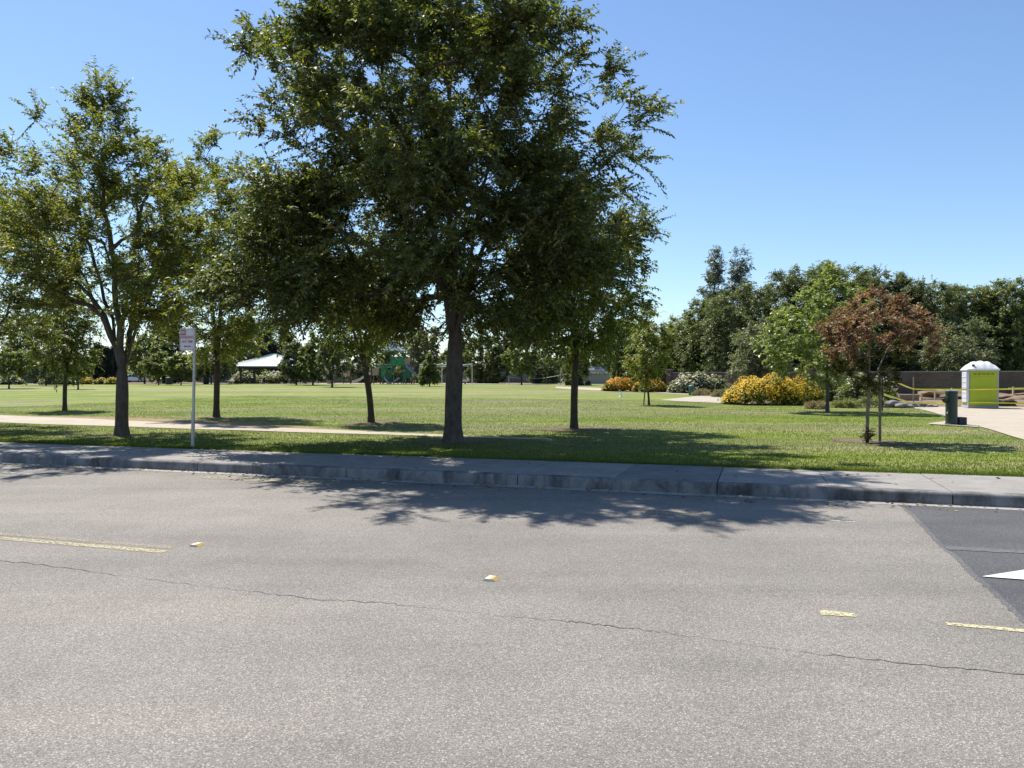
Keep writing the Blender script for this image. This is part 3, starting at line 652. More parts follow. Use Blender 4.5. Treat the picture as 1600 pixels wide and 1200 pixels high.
for px, D, top, wl, wr, bot, lab, sd in ((263, 128, 474, 28, 28, 592, 'dark conifer left of the parking sign', 1), (416, 150, 492, 22, 22, 585, 'dark conifer rising behind the pavilion roof left of the apex', 2), (446, 152, 486, 22, 22, 585, 'dark conifer rising behind the pavilion roof right of the apex', 3), (795, 150, 500, 20, 20, 592, 'dark conifer right of the swing frame', 4), (718, 150, 505, 20, 20, 592, 'dark conifer behind the thick trunk of the biggest tree', 5)):
    bgt('conifer_tree', lab, 'dark conifers in the distance', px, D, top, wl, wr, bot, L_PINE, 260+sd, nc=100, ll=.5, lw=.22, shape='cone' if sd != 1 else 'dome', n=14, k=9, tl=1.4)

# ------------------------------------------------------------------ shrubs and flowers
def shrub(name, label, cat, group, pxa, pxb, top, D, mat, seed, flow=None, nfl=0, fs=.06, ll=.12, lw=.05, nc=120, depth=None, k=10, n=10, bias=None):
    rng = np.random.default_rng(seed); s = D/F; pc = (pxa+pxb)/2; b = G(pc, D); W = (pxb-pxa)/2*s; H = max(.25, zh(top, D)-b.z); Dp = depth or W*.6
    t = thing(name, label, cat, b, 0, group)
    q = rng.uniform(0, 2*np.pi, nc); r = rng.random(nc)**.5; zf = rng.random(nc)**.7
    prof = lambda r_, q_: np.sqrt(np.maximum(0, 1-r_**2.4))*(1+.2*np.sin(3*q_+seed)*r_+.12*np.sin(7*q_+2*seed)*r_+.10*np.sin(11*r_*np.cos(q_)+seed)+.07*np.sin(23*r_*np.cos(q_)+3*seed))
    hz = prof(r, q)
    C = np.c_[r*W*np.cos(q)*.93, r*Dp*np.sin(q)*.93, .06+H*.86*hz*zf]
    O = unit(np.c_[C[:, 0]/W, C[:, 1]/Dp, C[:, 2]/H+.3])
    Q, _ = leaves(rng, C, O, k, n, .22*H+.08, ll, lw, .2, .8, .3, .7)
    stm = MB()
    for i in range(9):
        a = rng.uniform(0, 6.28); e_ = C[rng.integers(nc)]; stm.tube([(e_[0]*.25, e_[1]*.25, -.02), (e_[0]*.6, e_[1]*.6, e_[2]*.6), tuple(e_)], [.018, .012, .006], 4, False)
    stm.build('stems', MBARKD, t); npmesh('foliage', Q, 4, mat, t)
    if flow:
        q = rng.uniform(0, 2*np.pi, nfl); r = rng.random(nfl)**.5; hz = prof(r, q)
        zf = 1-.75*rng.random(nfl)**2.0
        if bias is not None:
            keep = rng.random(nfl) < bias(r*np.cos(q), np.sin(q)*r, zf); q, r, hz, zf = q[keep], r[keep], hz[keep], zf[keep]
        c = np.c_[r*W*np.cos(q), r*Dp*np.sin(q), .1+H*hz*zf]; m_ = len(c)
        nr = unit(np.c_[c[:, 0]/W*.6, c[:, 1]/Dp*.6-.25, np.ones(m_)]+rng.normal(0, .35, (m_, 3)))
        c = c+nr*.05; a = unit(np.cross(nr, rng.normal(0, 1, (m_, 3)))); bb = np.cross(nr, a); sz = (fs*rng.uniform(.6, 1.3, m_))[:, None]
        ang = np.arange(6)*np.pi/3
        V = np.stack([c+(a*math.cos(x)+bb*math.sin(x))*sz*(.5 if j % 2 == 0 else .36) for j, x in enumerate(ang)], 1).reshape(-1, 3)
        npmesh('flowers', V, 6, flow, t)['kind'] = 'stuff'
    return t
GO = 'mounds of orange daisies'; GW = 'cream flowering shrubs'
shrub('daisy_bush', 'largest mound of golden orange daisies in front of the light green tree', 'flowering bush', GO, 1128, 1290, 592, 40.5, L_YOUNG, 1, L_FLOWY, 7500, .085, .12, .05, 300, 1.6, 10, 10, lambda x, y, z: np.where((x > .25) & (z < .7), .15, 1.0)*np.where(x > .6, .55, 1))
shrub('daisy_bush', 'orange daisy mound left of the sapling', 'flowering bush', GO, 942, 992, 593.5, 66, L_YOUNG, 2, L_FLOWO, 2200, .13, .16, .07, 110, 1.2)
shrub('daisy_bush', 'orange daisy mound behind the sapling trunk', 'flowering bush', GO, 988, 1042, 594.5, 64, L_YOUNG, 3, L_FLOWO, 1500, .13, .16, .07, 120, 1.2)
shrub('daisy_bush', 'tiny yellow flowering mound left of the white car', 'flowering bush', GO, 124, 146, 592, 104, L_OLIVE, 4, L_FLOWY, 700, .2, .25, .1, 50, 1)
shrub('daisy_bush', 'tiny yellow flowering mound in front of the cypress columns', 'flowering bush', GO, 148, 168, 592.5, 103, L_MID, 5, L_FLOWY, 240, .2, .25, .1, 50, 1)
shrub('daisy_bush', 'tiny yellow flowering mound beside the forked trunk', 'flowering bush', GO, 166, 186, 592, 102, L_OLIVE, 6, L_FLOWY, 700, .2, .25, .1, 50, 1)
shrub('oleander_bush', 'cream flowering hedge in front of the wall beside the brick pillar', 'bush', GW, 1044, 1138, 586.5, 62, L_GREY, 7, L_FLOWW, 900, .17, .2, .075, 200, 1.2)
shrub('oleander_bush', 'cream flowering bush behind the right end of the largest daisy mound', 'bush', GW, 1252, 1322, 588, 46, L_OLIVE, 8, L_FLOWW, 650, .14, .17, .065, 170, 1.1)
shrub('oleander_bush', 'cream flowering bush behind the red tree trunk', 'bush', GW, 1308, 1396, 590, 44.5, L_OLIVE, 9, L_FLOWW, 500, .14, .17, .065, 190, 1.1)
shrub('oleander_bush', 'cream flowering bush at the far left edge', 'bush', GW, -30, 38, 586.5, 100, L_GREY, 10, L_FLOWW, 500, .24, .3, .11, 110, 1.4)
shrub('oleander_bush', 'cream flowering bush behind the small dark young tree', 'bush', GW, 62, 122, 586, 100, L_GREY, 11, L_FLOWW, 500, .24, .3, .11, 110, 1.4)
shrub('oleander_bush', 'yellowish flowering bush left of the pavilion posts', 'bush', GW, 360, 404, 583, 122, L_OLIVE, 12, L_FLOWW, 450, .26, .3, .12, 90, 1.5)
shrub('oleander_bush', 'yellowish flowering bush seen through the pavilion', 'bush', GW, 400, 456, 582, 122, L_OLIVE, 13, L_FLOWW, 600, .26, .3, .12, 90, 1.5)
shrub('grass_clump', 'grey green low clump between the cream hedge and the largest daisies', 'grass clump', None, 1125, 1185, 599, 52, L_GREY, 14, None, 0, .1, .3, .04, 70, .9)
for i, (a, b_, tp, D, lab) in enumerate(((1083, 1112, 609.5, 55, 'dry tan grass tuft beside the far teal bin'), (1112, 1134, 611, 53, 'dry tan grass tuft at the bend of the curved path'), (1262, 1290, 630.5, 35.5, 'dry grass tuft left of the light green tree trunk'), (1300, 1345, 626, 36.5, 'dry grass tuft right of the light green tree trunk'), (1335, 1388, 622, 37.5, 'dry weedy tuft in front of the bush behind the red tree'))):
    shrub('dry_tuft', lab, 'grass clump', 'dry grass tufts in the flower bed', a, b_, tp, D, L_DRY if i < 3 else L_OLIVE, 30+i, None, 0, .1, .22, .02, 40, .5, 8, 8)
shrub('basal_sprouts', 'dark leafy sprouts around the foot of the red tree', 'shoots', None, 1347, 1363, 670, 16.9, L_REDIN, 40, None, 0, .1, .05, .022, 14, .1, 6, 6)

# ------------------------------------------------------------------ grass blades, fallen leaves
rng = np.random.default_rng(77)
def blades(name, label, cat, n, nlo, nhi, ulo, uhi, h, w_, mat, dens=None):
    u = rng.uniform(ulo, uhi, n); nn = nlo+(nhi-nlo)*rng.random(n)**(2.3 if nhi > 20 else 1)
    x = u*UX+nn*NX; y = u*UY+nn*NY
    keep = (y > 4) & (np.abs(x) < .74*y+1.5)
    for cx, cy, r_ in [(P(708, 692), None, .6), (P(1362, 690.5), None, .75), (P(580, 661), None, .7), (P(897, 671), None, .8)] and [(P(708, 692).x, P(708, 692).y, .4), (P(1362, 690.5).x, P(1362, 690.5).y, .62), (P(580, 661).x, P(580, 661).y, .45), (P(897, 671).x, P(897, 671).y, .5)]:
        keep &= (x-cx)**2+(y-cy)**2 > r_*r_
    for AA, BB in PATHS:                         # keep the paths clear
        px = 800+x/np.maximum(y, 1)*F; pz = HZ+(CAM_H-gz(x, y))*F/np.maximum(y, 1)
        ta = np.interp(px, AA[:, 0], AA[:, 1]); tb = np.interp(px, BB[:, 0], BB[:, 1])
        keep &= ~((pz > ta-.6) & (pz < tb+.6) & (px > AA[0, 0]) & (px < AA[-1, 0]))
    x, y = x[keep], y[keep]; m_ = len(x); z = gz(x, y)
    q = rng.uniform(0, 2*np.pi, m_); hh = h*rng.uniform(.5, 1.3, m_); lean = rng.normal(0, .45, (m_, 2))*hh[:, None]
    b0 = np.c_[x-np.cos(q)*w_/2, y-np.sin(q)*w_/2, z-.005]; b1 = np.c_[x+np.cos(q)*w_/2, y+np.sin(q)*w_/2, z-.005]; t = np.c_[x+lean[:, 0], y+lean[:, 1], z+hh]
    o = npmesh(name, np.stack([b0, b1, t], 1).reshape(-1, 3), 3, mat); return tag(o, label, cat, None, 'stuff')
PATHS = [(np.array([(-260, 640), (-60, 646.5), (0, 649), (150, 652.5), (300, 657.5), (450, 666), (600, 675.5), (750, 682.1), (862, 686)]), np.array([(-260, 655), (-60, 659), (0, 660.5), (150, 665.5), (300, 670.8), (450, 675.5), (600, 679.5), (750, 685.2), (862, 687.6)])),
         (np.array([(1425, 637), (1462, 637), (1502, 637), (1545, 637), (1600, 637), (1700, 637)]), np.array([(1425, 637.4), (1462, 646), (1502, 660), (1545, 671), (1600, 688), (1700, 738)])),
         (np.array([(1450, 661), (1480, 658), (1512, 655)]), np.array([(1450, 663), (1490, 665), (1530, 667)]))]
blades('grass', 'short green grass blades of the mown strip and lawn', 'grass', 560000, WALK_N+.02, 46, -34, 24, .034, .012, L_GRASS)
blades('grass_fringe', 'ragged grass overhanging the back edge of the sidewalk', 'grass', 26000, WALK_N-.03, WALK_N+.16, -24, 12, .06, .011, L_GRASS)
n = 1100; u = rng.uniform(-14, 9, n); nn = np.where(rng.random(n) < .55, KERB_N-.03-.5*rng.random(n)**2.5, rng.uniform(KERB_N+.2, 17.5, n))
x = u*UX+nn*NX; y = u*UY+nn*NY; z = np.where(nn < KERB_N, .012, np.where(nn < WALK_N, .172, gz(x, y)+.045)); q = rng.uniform(0, 6.28, n)
c = np.c_[x, y, z]; a = np.c_[np.cos(q), np.sin(q), rng.normal(0, .25, n)]; b = np.c_[-np.sin(q), np.cos(q), rng.normal(0, .25, n)]; s_ = rng.uniform(.02, .045, n)[:, None]
tag(npmesh('fallen_leaves', np.stack([c-a*s_, c-b*s_*.5, c+a*s_, c+b*s_*.5], 1).reshape(-1, 3), 4, L_FALL), 'dry leaves scattered on the sidewalk and verge', 'leaves', None, 'stuff')

# ------------------------------------------------------------------ parking sign
MGALV = plain('galvanized_steel', (.42, .42, .42), .45, .5, .6, .15, 20)
MSIGN = plain('sign_face', (.70, .67, .66), .5, .4, 0, .06, 8); MSRED = plain('faded_sign_red', (.40, .12, .13), .55, .3, 0, .15, 30); MSBLK = plain('sign_dark', (.07, .035, .045), .55, .3)
p = P(300.5, 700.5); D = p.y; s = D/F
t = thing('parking_sign', 'white and red no parking sign on a thin steel post', 'sign', p)
m = MB(); Hs = zh(512, D)-p.z; m.tube([(0, 0, -.1), (.06, .0, Hs)], .029, 10); m.tube([(0, 0, -.1), (.018, 0, .75)], .036, 10); m.build('post', MGALV, t, True)
pw, ph_ = .31, .455; cx, cz, cy = -.135+.05, zh(530.5, D)-p.z, -.035
def rrect(w_, h, r_, n=5):
    out = []
    for (sx, sy, a0) in ((1, 1, 0), (-1, 1, 90), (-1, -1, 180), (1, -1, 270)):
        for i in range(n+1):
            a = R(a0+90*i/n); out.append((sx*(w_/2-r_)+r_*math.cos(a), sy*(h/2-r_)+r_*math.sin(a)))
    return out
m = MB(); m.prism(rrect(pw, ph_, .03), 'y', -.002, .002); panel = m.build('panel', MSIGN, t, loc=(cx, cy, cz))
m = MB(); o_, i_ = rrect(pw-.022, ph_-.022, .024), rrect(pw-.034, ph_-.034, .019); n = len(o_)
m.add([(x, -.0035, z) for x, z in o_]+[(x, -.0035, z) for x, z in i_], [(i, (i+1) % n, n+(i+1) % n, n+i) for i in range(n)]); m.build('border', MSRED, panel)
m = MB(); m.add([(-.13, -.0035, .085), (-.025, -.0035, .085), (-.025, -.0035, .20), (-.13, -.0035, .20)], [(0, 1, 2, 3)]); m.build('red_square', MSRED, panel)
def text(name, s_, size, x, z, mat, parent, wid=None, y=-.004):
    cu = bpy.data.curves.new('txt', 'FONT'); cu.body = s_; cu.size = size; cu.align_x = 'CENTER'; cu.align_y = 'CENTER'; cu.offset = .002
    o = bpy.data.objects.new('txt', cu); COL.objects.link(o); bpy.context.view_layer.update()
    me = bpy.data.meshes.new_from_object(o.evaluated_get(bpy.context.evaluated_depsgraph_get()))
    bpy.data.objects.remove(o); bpy.data.curves.remove(cu)
    xs_ = [v.co.x for v in me.vertices]; k = wid/(max(xs_)-min(xs_)) if wid else 1
    for v in me.vertices: v.co = Vector((x+v.co.x*k, y, z+v.co.y))
    return link(name, me, mat, parent)
text('lettering', 'NO', .088, -.078, .142, MSIGN, panel, .088, -.006)
text('lettering', 'PARKING', .082, 0, .042, MSRED, panel, .262)
text('lettering', 'ANY TIME', .072, 0, -.048, MSRED, panel, .225)
m = MB(); ar = [(-.075, -.142), (-.045, -.118), (-.045, -.134), (.075, -.134), (.075, -.150), (-.045, -.150), (-.045, -.166)]
m.add([(x, -.0038, z) for x, z in ar], [(0, 1, 2, 3, 4, 5, 6)]); m.build('arrow', MSBLK, panel)
m = MB(); m.lathe([(.008, 0), (.008, .006), (.004, .009)], n=10)
for zz in (.2, -.2):
    b = MB(); b.tube([(.11, -.003, zz), (.11, -.010, zz)], .009, 8); b.build('bolt', MGALV, panel)

# stakes beside the red tree and sapling
MWOOD = plain('weathered_wood', (.22, .17, .12), .85, .2, 0, .3, 12, .4); MLUM = plain('raw_lumber', (.52, .40, .26), .8, .2, 0, .2, 8, .2)
p = P(1375, 691.5); m = MB(); m.tube([(0, 0, -.2), (.0, 0, .7), (-.005, 0, 1.55)], [.032, .03, .029], 10)
tag(m.build('wood_stake', MWOOD, None, True, p), 'round wooden stake right of the red tree trunk', 'stake', 'tree stakes')
p = P(1005, 633); m = MB(); m.tube([(0, 0, -.2), (.12, 0, 1.0), (.2, 0, 1.7)], [.035, .034, .032], 8)
tag(m.build('wood_stake', MWOOD, None, True, p), 'thin wooden post left of the sapling trunk', 'stake', 'tree stakes')

# ------------------------------------------------------------------ drinking fountain
MGRN = plain('dark_green_paint', (.008, .030, .024), .45, .5, 0, .2, 10); MSTEEL = plain('stainless', (.6, .6, .6), .3, .5, .8, .1, 20); MBLK = plain('black_plastic', (.02, .022, .024), .55, .4)
p = P(1487, 664.5); s = p.y/F
t = thing('drinking_fountain', 'dark green cylinder drinking fountain on a concrete pad by the driveway', 'fountain', p+Vector((0, 0, .03)))
Hf = zh(611, p.y)-p.z-.03
m = MB(); m.lathe([(.185, -.03), (.185, .02), (.165, .03), (.165, Hf-.09), (.178, Hf-.085), (.182, Hf-.03), (.175, Hf)], n=28); m.build('pedestal', MGRN, t, True)
m = MB(); m.lathe([(.168, Hf+.001), (.165, Hf+.018), (.14, Hf+.02), (.08, Hf+.005), (.01, Hf+.004)], n=28); m.build('bowl', MSTEEL, t, True)
m = MB(); m.tube([(.03, .1, Hf+.01), (.03, .1, Hf+.06), (.03, .07, Hf+.085), (.03, .03, Hf+.075)], .011, 8); m.build('spout', MSTEEL, t, True)
m = MB(); m.lathe([(.03, Hf-.36), (.085, Hf-.30), (.10, Hf-.22), (.095, Hf-.215), (.07, Hf-.27), (.02, Hf-.28)], (-.215, -.03, 0), 18); m.build('side_bowl', MGRN, t, True)
m = MB(); m.box((-.166, -.06, Hf*.35), (.02, .05, .06), b=.006); m.build('push_button', MSTEEL, t)
m = MB(); m.box((.30, .05, .10), (.24, .3, .24), b=.015); m.build('step_block', MBLK, t)

# ------------------------------------------------------------------ portable toilet
MLIME = plain('lime_plastic', (.36, .44, .02), .5, .4, 0, .06, 3); MPWH = plain('white_plastic', (.74, .75, .76), .45, .4, 0, .04, 3); MPGR = plain('grey_plastic', (.36, .38, .42), .5, .4, 0, .06, 3); MPRIB = plain('pale_grey_plastic', (.55, .56, .60), .5, .4, 0, .05, 3); MVENT = plain('vent_dark', (.15, .19, .03), .7, .2)
p = P(1541, 638.5); D = p.y; W = 1.22; Dp = 1.2; Hh = zh(579.5, D)-p.z
t = thing('portable_toilet', 'lime green portable toilet with a white domed roof by the construction tape', 'portable toilet', p+Vector((0, .5, .03)), -ROAD_ROT)
m = MB(); m.box((0, 0, .05), (W+.04, Dp+.04, .1), b=.015); m.build('base', MPGR, t)
m = MB(); m.box((0, 0, .1+(Hh-.1)/2), (W, Dp, Hh-.1), b=.03); m.build('cabin', MPGR, t)
m = MB(); m.box((.015, -Dp/2-.015, .12+(Hh-.16)/2), (W-.10, .03, Hh-.16), b=.008)
m.box((.015, -Dp/2-.034, Hh*.82), (W*.62, .012, .05), b=.004)
m.box((.015, -Dp/2-.034, .16), (W-.2, .012, .10), b=.004)
door = m.build('door', MLIME, t)
m = MB()
for i in range(5):
    for j in range(3): m.box((-.36+i*.18+.015, -Dp/2-.034, Hh-.20+j*.032), (.125, .01, .017))
m.build('vent', MVENT, door)
for i in range(6):
    m = MB(); zc = .22+i*(Hh-.3)/6; m.box((-W/2-.02, 0, zc+.12), (.04, Dp*.72, .25), b=.03); m.box((-W/2-.045, 0, zc+.005), (.02, Dp*.62, .03), b=.006); m.build('side_rib', MPRIB, t)
for sx in (-1, 1):
    m = MB(); m.box((sx*(W/2-.015), -Dp/2-.02, Hh/2+.02), (.06, .05, Hh-.1), b=.012); m.build('corner_post', MPGR, t)
m = MB(); m.box((0, 0, Hh+.03), (W+.12, Dp+.12, .08), b=.02)
nx_, ny_ = 29, 11; vs = []
for j in range(ny_):
    for i in range(nx_):
        x = -1+2*i/(nx_-1); y = -1+2*j/(ny_-1)
        h = .36*(1-abs(x)**2.6)**.8*(1-abs(y)**3)**.6 if abs(x) < 1 and abs(y) < 1 else 0
        h *= 1+.06*math.cos(x*14); vs.append((x*(W/2+.05), y*(Dp/2+.05), Hh+.068+max(0, h)))
m.add(vs, [(j*nx_+i, j*nx_+i+1, (j+1)*nx_+i+1, (j+1)*nx_+i) for j in range(ny_-1) for i in range(nx_-1)]); roof = m.build('roof', MPWH, t, True)
m = MB(); m.box((-.40, -Dp/2+.06, Hh+.23), (.10, .06, .11), b=.01); m.build('roof_vent', MBLK, roof)
TOI = t.location.copy()

# ------------------------------------------------------------------ construction area
MTAPE = plain('caution_tape_yellow', (.74, .68, .06), .5, .4, 0, .06, 3)
def ribbon(name, label, pts, wd, group, tw=.0):
    m = MB(); vs = []; out = []
    for a, b in zip(pts[:-1], pts[1:]):
        a, b = Vector(a), Vector(b); n = 14
        for i in range(n): q = a.lerp(b, i/n); q.z -= .03*math.sin(math.pi*i/n)*(b-a).length/5; out.append(q)
    out.append(Vector(pts[-1])); L = len(out)
    for i, q in enumerate(out):
        w_ = wd[0]+(wd[1]-wd[0])*min(1, i/18); tt = .35*math.sin(i*.55)*tw
        vs += [tuple(q+Vector((0, math.sin(tt)*w_/2, w_/2*math.cos(tt)))), tuple(q-Vector((0, math.sin(tt)*w_/2, w_/2*math.cos(tt))))]
    m.add(vs, [(2*i, 2*i+1, 2*i+3, 2*i+2) for i in range(L-1)])
    m.add([(x, y+.003, z) for x, y, z in vs], [(2*i, 2*i+2, 2*i+3, 2*i+1) for i in range(L-1)])
    return tag(m.build(name, MTAPE), label, 'tape', group)
def at(px, py, D): return Vector(((px-800)/F*D, D, zh(py, D)))
DF = TOI.y-.78
def trow(px): return DF-(px-1541)/F*DF*.31
ribbon('caution_tape', 'upper strand of yellow caution tape stretched across the portable toilet', [at(1381, 597, 33), at(1402, 597.5, 34.5), at(1428, 608, 37), at(1490, 608.5, trow(1490)), at(1541, 608.3, trow(1541)), at(1600, 607, trow(1600)), at(1690, 605, trow(1690))], (.12, .068), 'strands of caution tape', 1)
ribbon('caution_tape', 'lower strand of yellow caution tape sagging to the boulders', [at(1381, 616, 33), at(1400, 622, 34.5), at(1429, 630, 37), at(1490, 628.5, trow(1490)), at(1541, 629, trow(1541)), at(1600, 630, trow(1600)), at(1690, 632, trow(1690))], (.12, .065), 'strands of caution tape', 1)
p = G(1428, 37.02); m = MB(); m.box((0, .03, zh(594, 37)/2-.05), (.05, .035, zh(594, 37)+.1)); tag(m.build('marker_stake', MWOOD, None, False, (p.x, p.y, p.z)), 'upright stake holding the tape left of the fountain', 'stake', 'construction stakes')
p = G(1379, 33.05); m = MB(); m.tube([(0, .02, -.1), (0, .02, zh(590, 33)-.1)], .03, 8); tag(m.build('marker_stake', MBARKD, None, True, p), 'dark post at the left end of the tape behind the red tree', 'stake', 'construction stakes')
for px, top, D, lab in ((1405, 615, 47, 'short pale stake in the dirt behind the boulders'), (1440, 614, 47, 'short pale stake in the dirt between the tape post and the fountain'), (1461, 612, 48, 'thin stake in the dirt just left of the fountain')):
    p = G(px, D); h = zh(top, D)-p.z; m = MB(); m.box((0, 0, h/2-.1), (.09, .05, h+.2)); tag(m.build('marker_stake', MLUM, None, False, p), lab, 'stake', 'construction stakes')
for (a, b_, D, h, lab) in ((1398, 1436, 47.2, .38, 'long low lumber form board left of the fountain'), (1440, 1475, 48.5, .12, 'low lumber form board behind the fountain')):
    A_, B_ = G(a, D), G(b_, D); m = MB(); m.box((0, 0, h/2), (B_.x-A_.x, .05, h), b=.004); o = m.build('form_board', MWOOD if h > .3 else MLUM, None, False, (A_+B_)/2); tag(o, lab, 'board', 'lumber form boards')
p = G(1594, 50); t = thing('lumber_frame', 'pale lumber frame at the right edge beyond the portable toilet', 'lumber', p)
for x in (-.45, .35):
    m = MB(); m.box((x, 0, .38), (.09, .09, .9)); m.build('upright', MLUM, t)
for zz in (.2, .7):
    m = MB(); m.box((-.05, -.07, zz), (1.5, .04, .14)); m.build('rail', MLUM, t)
def blob(name, label, cat, c, d, mat, seed, group=None, rough=.25, kind=None):
    bm = bmesh.new(); bmesh.ops.create_icosphere(bm, subdivisions=4, radius=1); rs_ = random.Random(seed); ph = [Vector((rs_.uniform(-3, 3), rs_.uniform(-3, 3), rs_.uniform(-3, 3))) for _ in range(6)]
    for v in bm.verts:
        k = 1+rough*sum(math.sin(v.co.dot(q)*(1+i*.6)+i)/(1.5+i) for i, q in enumerate(ph)); v.co = Vector((v.co.x*d[0]*k, v.co.y*d[1]*k, v.co.z*d[2]*k))
    me = bpy.data.meshes.new(name); bm.to_mesh(me); bm.free(); o = link(name, me, mat, None, True, c)
    if kind: o['kind'] = kind; return o
    return tag(o, label, cat, group)
MROCK = plain('grey_boulder', (.19, .175, .18), .9, .2, 0, .3, 5, .6)
for px, D, w_, h, lab, sd in ((1398, 37, .5, .28, 'leftmost flat pale boulder under the caution tape', 1), (1412, 36.6, .45, .22, 'middle flat boulder under the caution tape', 2), (1424, 37.2, .4, .26, 'rounded boulder left of the tape post', 3), (1438, 37.4, .42, .24, 'dark bluish boulder right of the tape post', 4), (1453, 37.2, .4, .12, 'low boulder just left of the fountain', 5)):
    p = G(px, D); blob('boulder', lab, 'boulder', p+Vector((0, 0, h*.35)), (w_, w_*.7, h*.75), MROCK, sd, 'boulders by the tape')
for px, D, w_, h, sd in ((1490, 52, 2.6, .85, 7), (1578, 51, 2.4, .7, 8), (1440, 54, 2.8, .4, 9), (1640, 50, 3, .8, 10)):
    blob('dirt_mound', '', '', G(px, D), (w_, 1.6, h*.6), MDIRT, sd, None, .3, 'structure')
blob('rubble_heap', 'dark lump of broken soil right of the portable toilet', 'rubble', G(1570, 39)+Vector((0, 0, .1)), (.6, .4, .2), plain('dark_soil', (.07, .05, .04), .95, .1, 0, .3, 8, .5), 12, None, .4)

# ------------------------------------------------------------------ walls, fence, houses
def m_wall():
    m, nt, b = newmat('wall_block', .9, .2)
    v = ocoords(nt)
    br = N(nt, 'ShaderNodeTexBrick', Scale=1.0); br.inputs['Color1'].default_value = (.122, .086, .074, 1); br.inputs['Color2'].default_value = (.15, .108, .094, 1); br.inputs['Mortar'].default_value = (.08, .07, .066, 1)
    br.inputs['Brick Width'].default_value = .4; br.inputs['Row Height'].default_value = .2; br.inputs['Mortar Size'].default_value = .012
    mp = nt.nodes.new('ShaderNodeMapping'); mp.inputs['Rotation'].default_value = (R(90), 0, 0); g = nt.nodes.new('ShaderNodeTexCoord'); nt.links.new(g.outputs['Object'], mp.inputs[0]); nt.links.new(mp.outputs[0], br.inputs['Vector'])
    col = mix(nt, .8, br.outputs[0], ramp(nt, noise(nt, .5, 4, .5, v), [(.35, (.75, .75, .8)), (.65, (1.25, 1.22, 1.2))]).outputs[0], 'MULTIPLY')
    nt.links.new(col, b.inputs['Base Color']); return m
MWALL = m_wall(); MCAP = plain('wall_cap', (.22, .20, .19), .9, .2)
a, b_ = G(1046, 76), G(1720, 59); L = (b_-a).length; ang = math.atan2(b_.y-a.y, b_.x-a.x)
t = thing('park_wall', 'long brown block wall behind the construction dirt and flower beds', 'wall', Vector((a.x, a.y, 0.1)), ang)
m = MB(); m.box((L/2, 0, .95), (L, .2, 2.0)); m.build('panel', MWALL, t)
m = MB(); m.box((L/2, 0, 1.99), (L, .26, .09), b=.01); m.build('cap', MCAP, t)
for i in range(6):
    x = .0+i*L/5.2; m = MB(); m.box((x, 0, 1.08), (.55, .5, 2.3), b=.01); pl = m.build('pillar', MWALL, t)
    m = MB(); m.box((x, 0, 2.28), (.66, .62, .12), b=.015); m.build('pillar_cap', MCAP, pl)
a, b_ = G(-140, 135), G(140, 135); L = b_.x-a.x
t = thing('park_wall', 'low grey wall behind the bushes at the far left', 'wall', Vector((a.x, a.y, a.z-.1))); m = MB(); m.box((L/2, 0, .75), (L, .2, 1.5)); m.build('panel', plain('grey_wall', (.16, .16, .18), .9, .2), t); m = MB(); m.box((L/2, 0, 1.53), (L, .28, .07)); m.build('cap', MCAP, t)
MFEN = plain('grey_fence_board', (.20, .19, .18), .85, .2, 0, .25, 2)
def fence(label, pa, pb, D, h):
    a, b_ = G(pa, D), G(pb, D); L = b_.x-a.x; t = thing('slat_fence', label, 'fence', a, 0, 'grey board fences'); m = MB(); rf = random.Random(pa); x = 0
    while x < L: m.box((x+.07, rf.uniform(-.01, .01), h/2+.03), (.135, .025, h+rf.uniform(-.03, .03))); x += .155
    m.build('slats', MFEN, t)
    for zz in (.3, h-.3):
        m = MB(); m.box((L/2, .05, zz), (L, .06, .09)); m.build('rail', MFEN, t)
    for i in range(int(L/2.4)+1):
        m = MB(); m.box((i*2.4, .10, h/2), (.11, .11, h+.1)); m.build('post', MFEN, t)
fence('grey board fence behind the swing frame and net', 680, 905, 132, 1.9)
fence('grey board fence behind the play slides', 476, 680, 134, 1.8)
MRF = plain('grey_shingle', (.22, .22, .23), .9, .2, 0, .2, 3); MSTU = plain('tan_stucco', (.36, .31, .26), .9, .2, 0, .08, 1); MSTU2 = plain('grey_siding', (.25, .26, .29), .85, .2, 0, .08, 1); MGAR = plain('garage_door_paint', (.42, .40, .38), .6, .3, 0, .05, 2); MGLS = plain('window_glass', (.03, .04, .05), .1, .6); MTRIM = plain('white_trim', (.6, .6, .58), .6, .3)
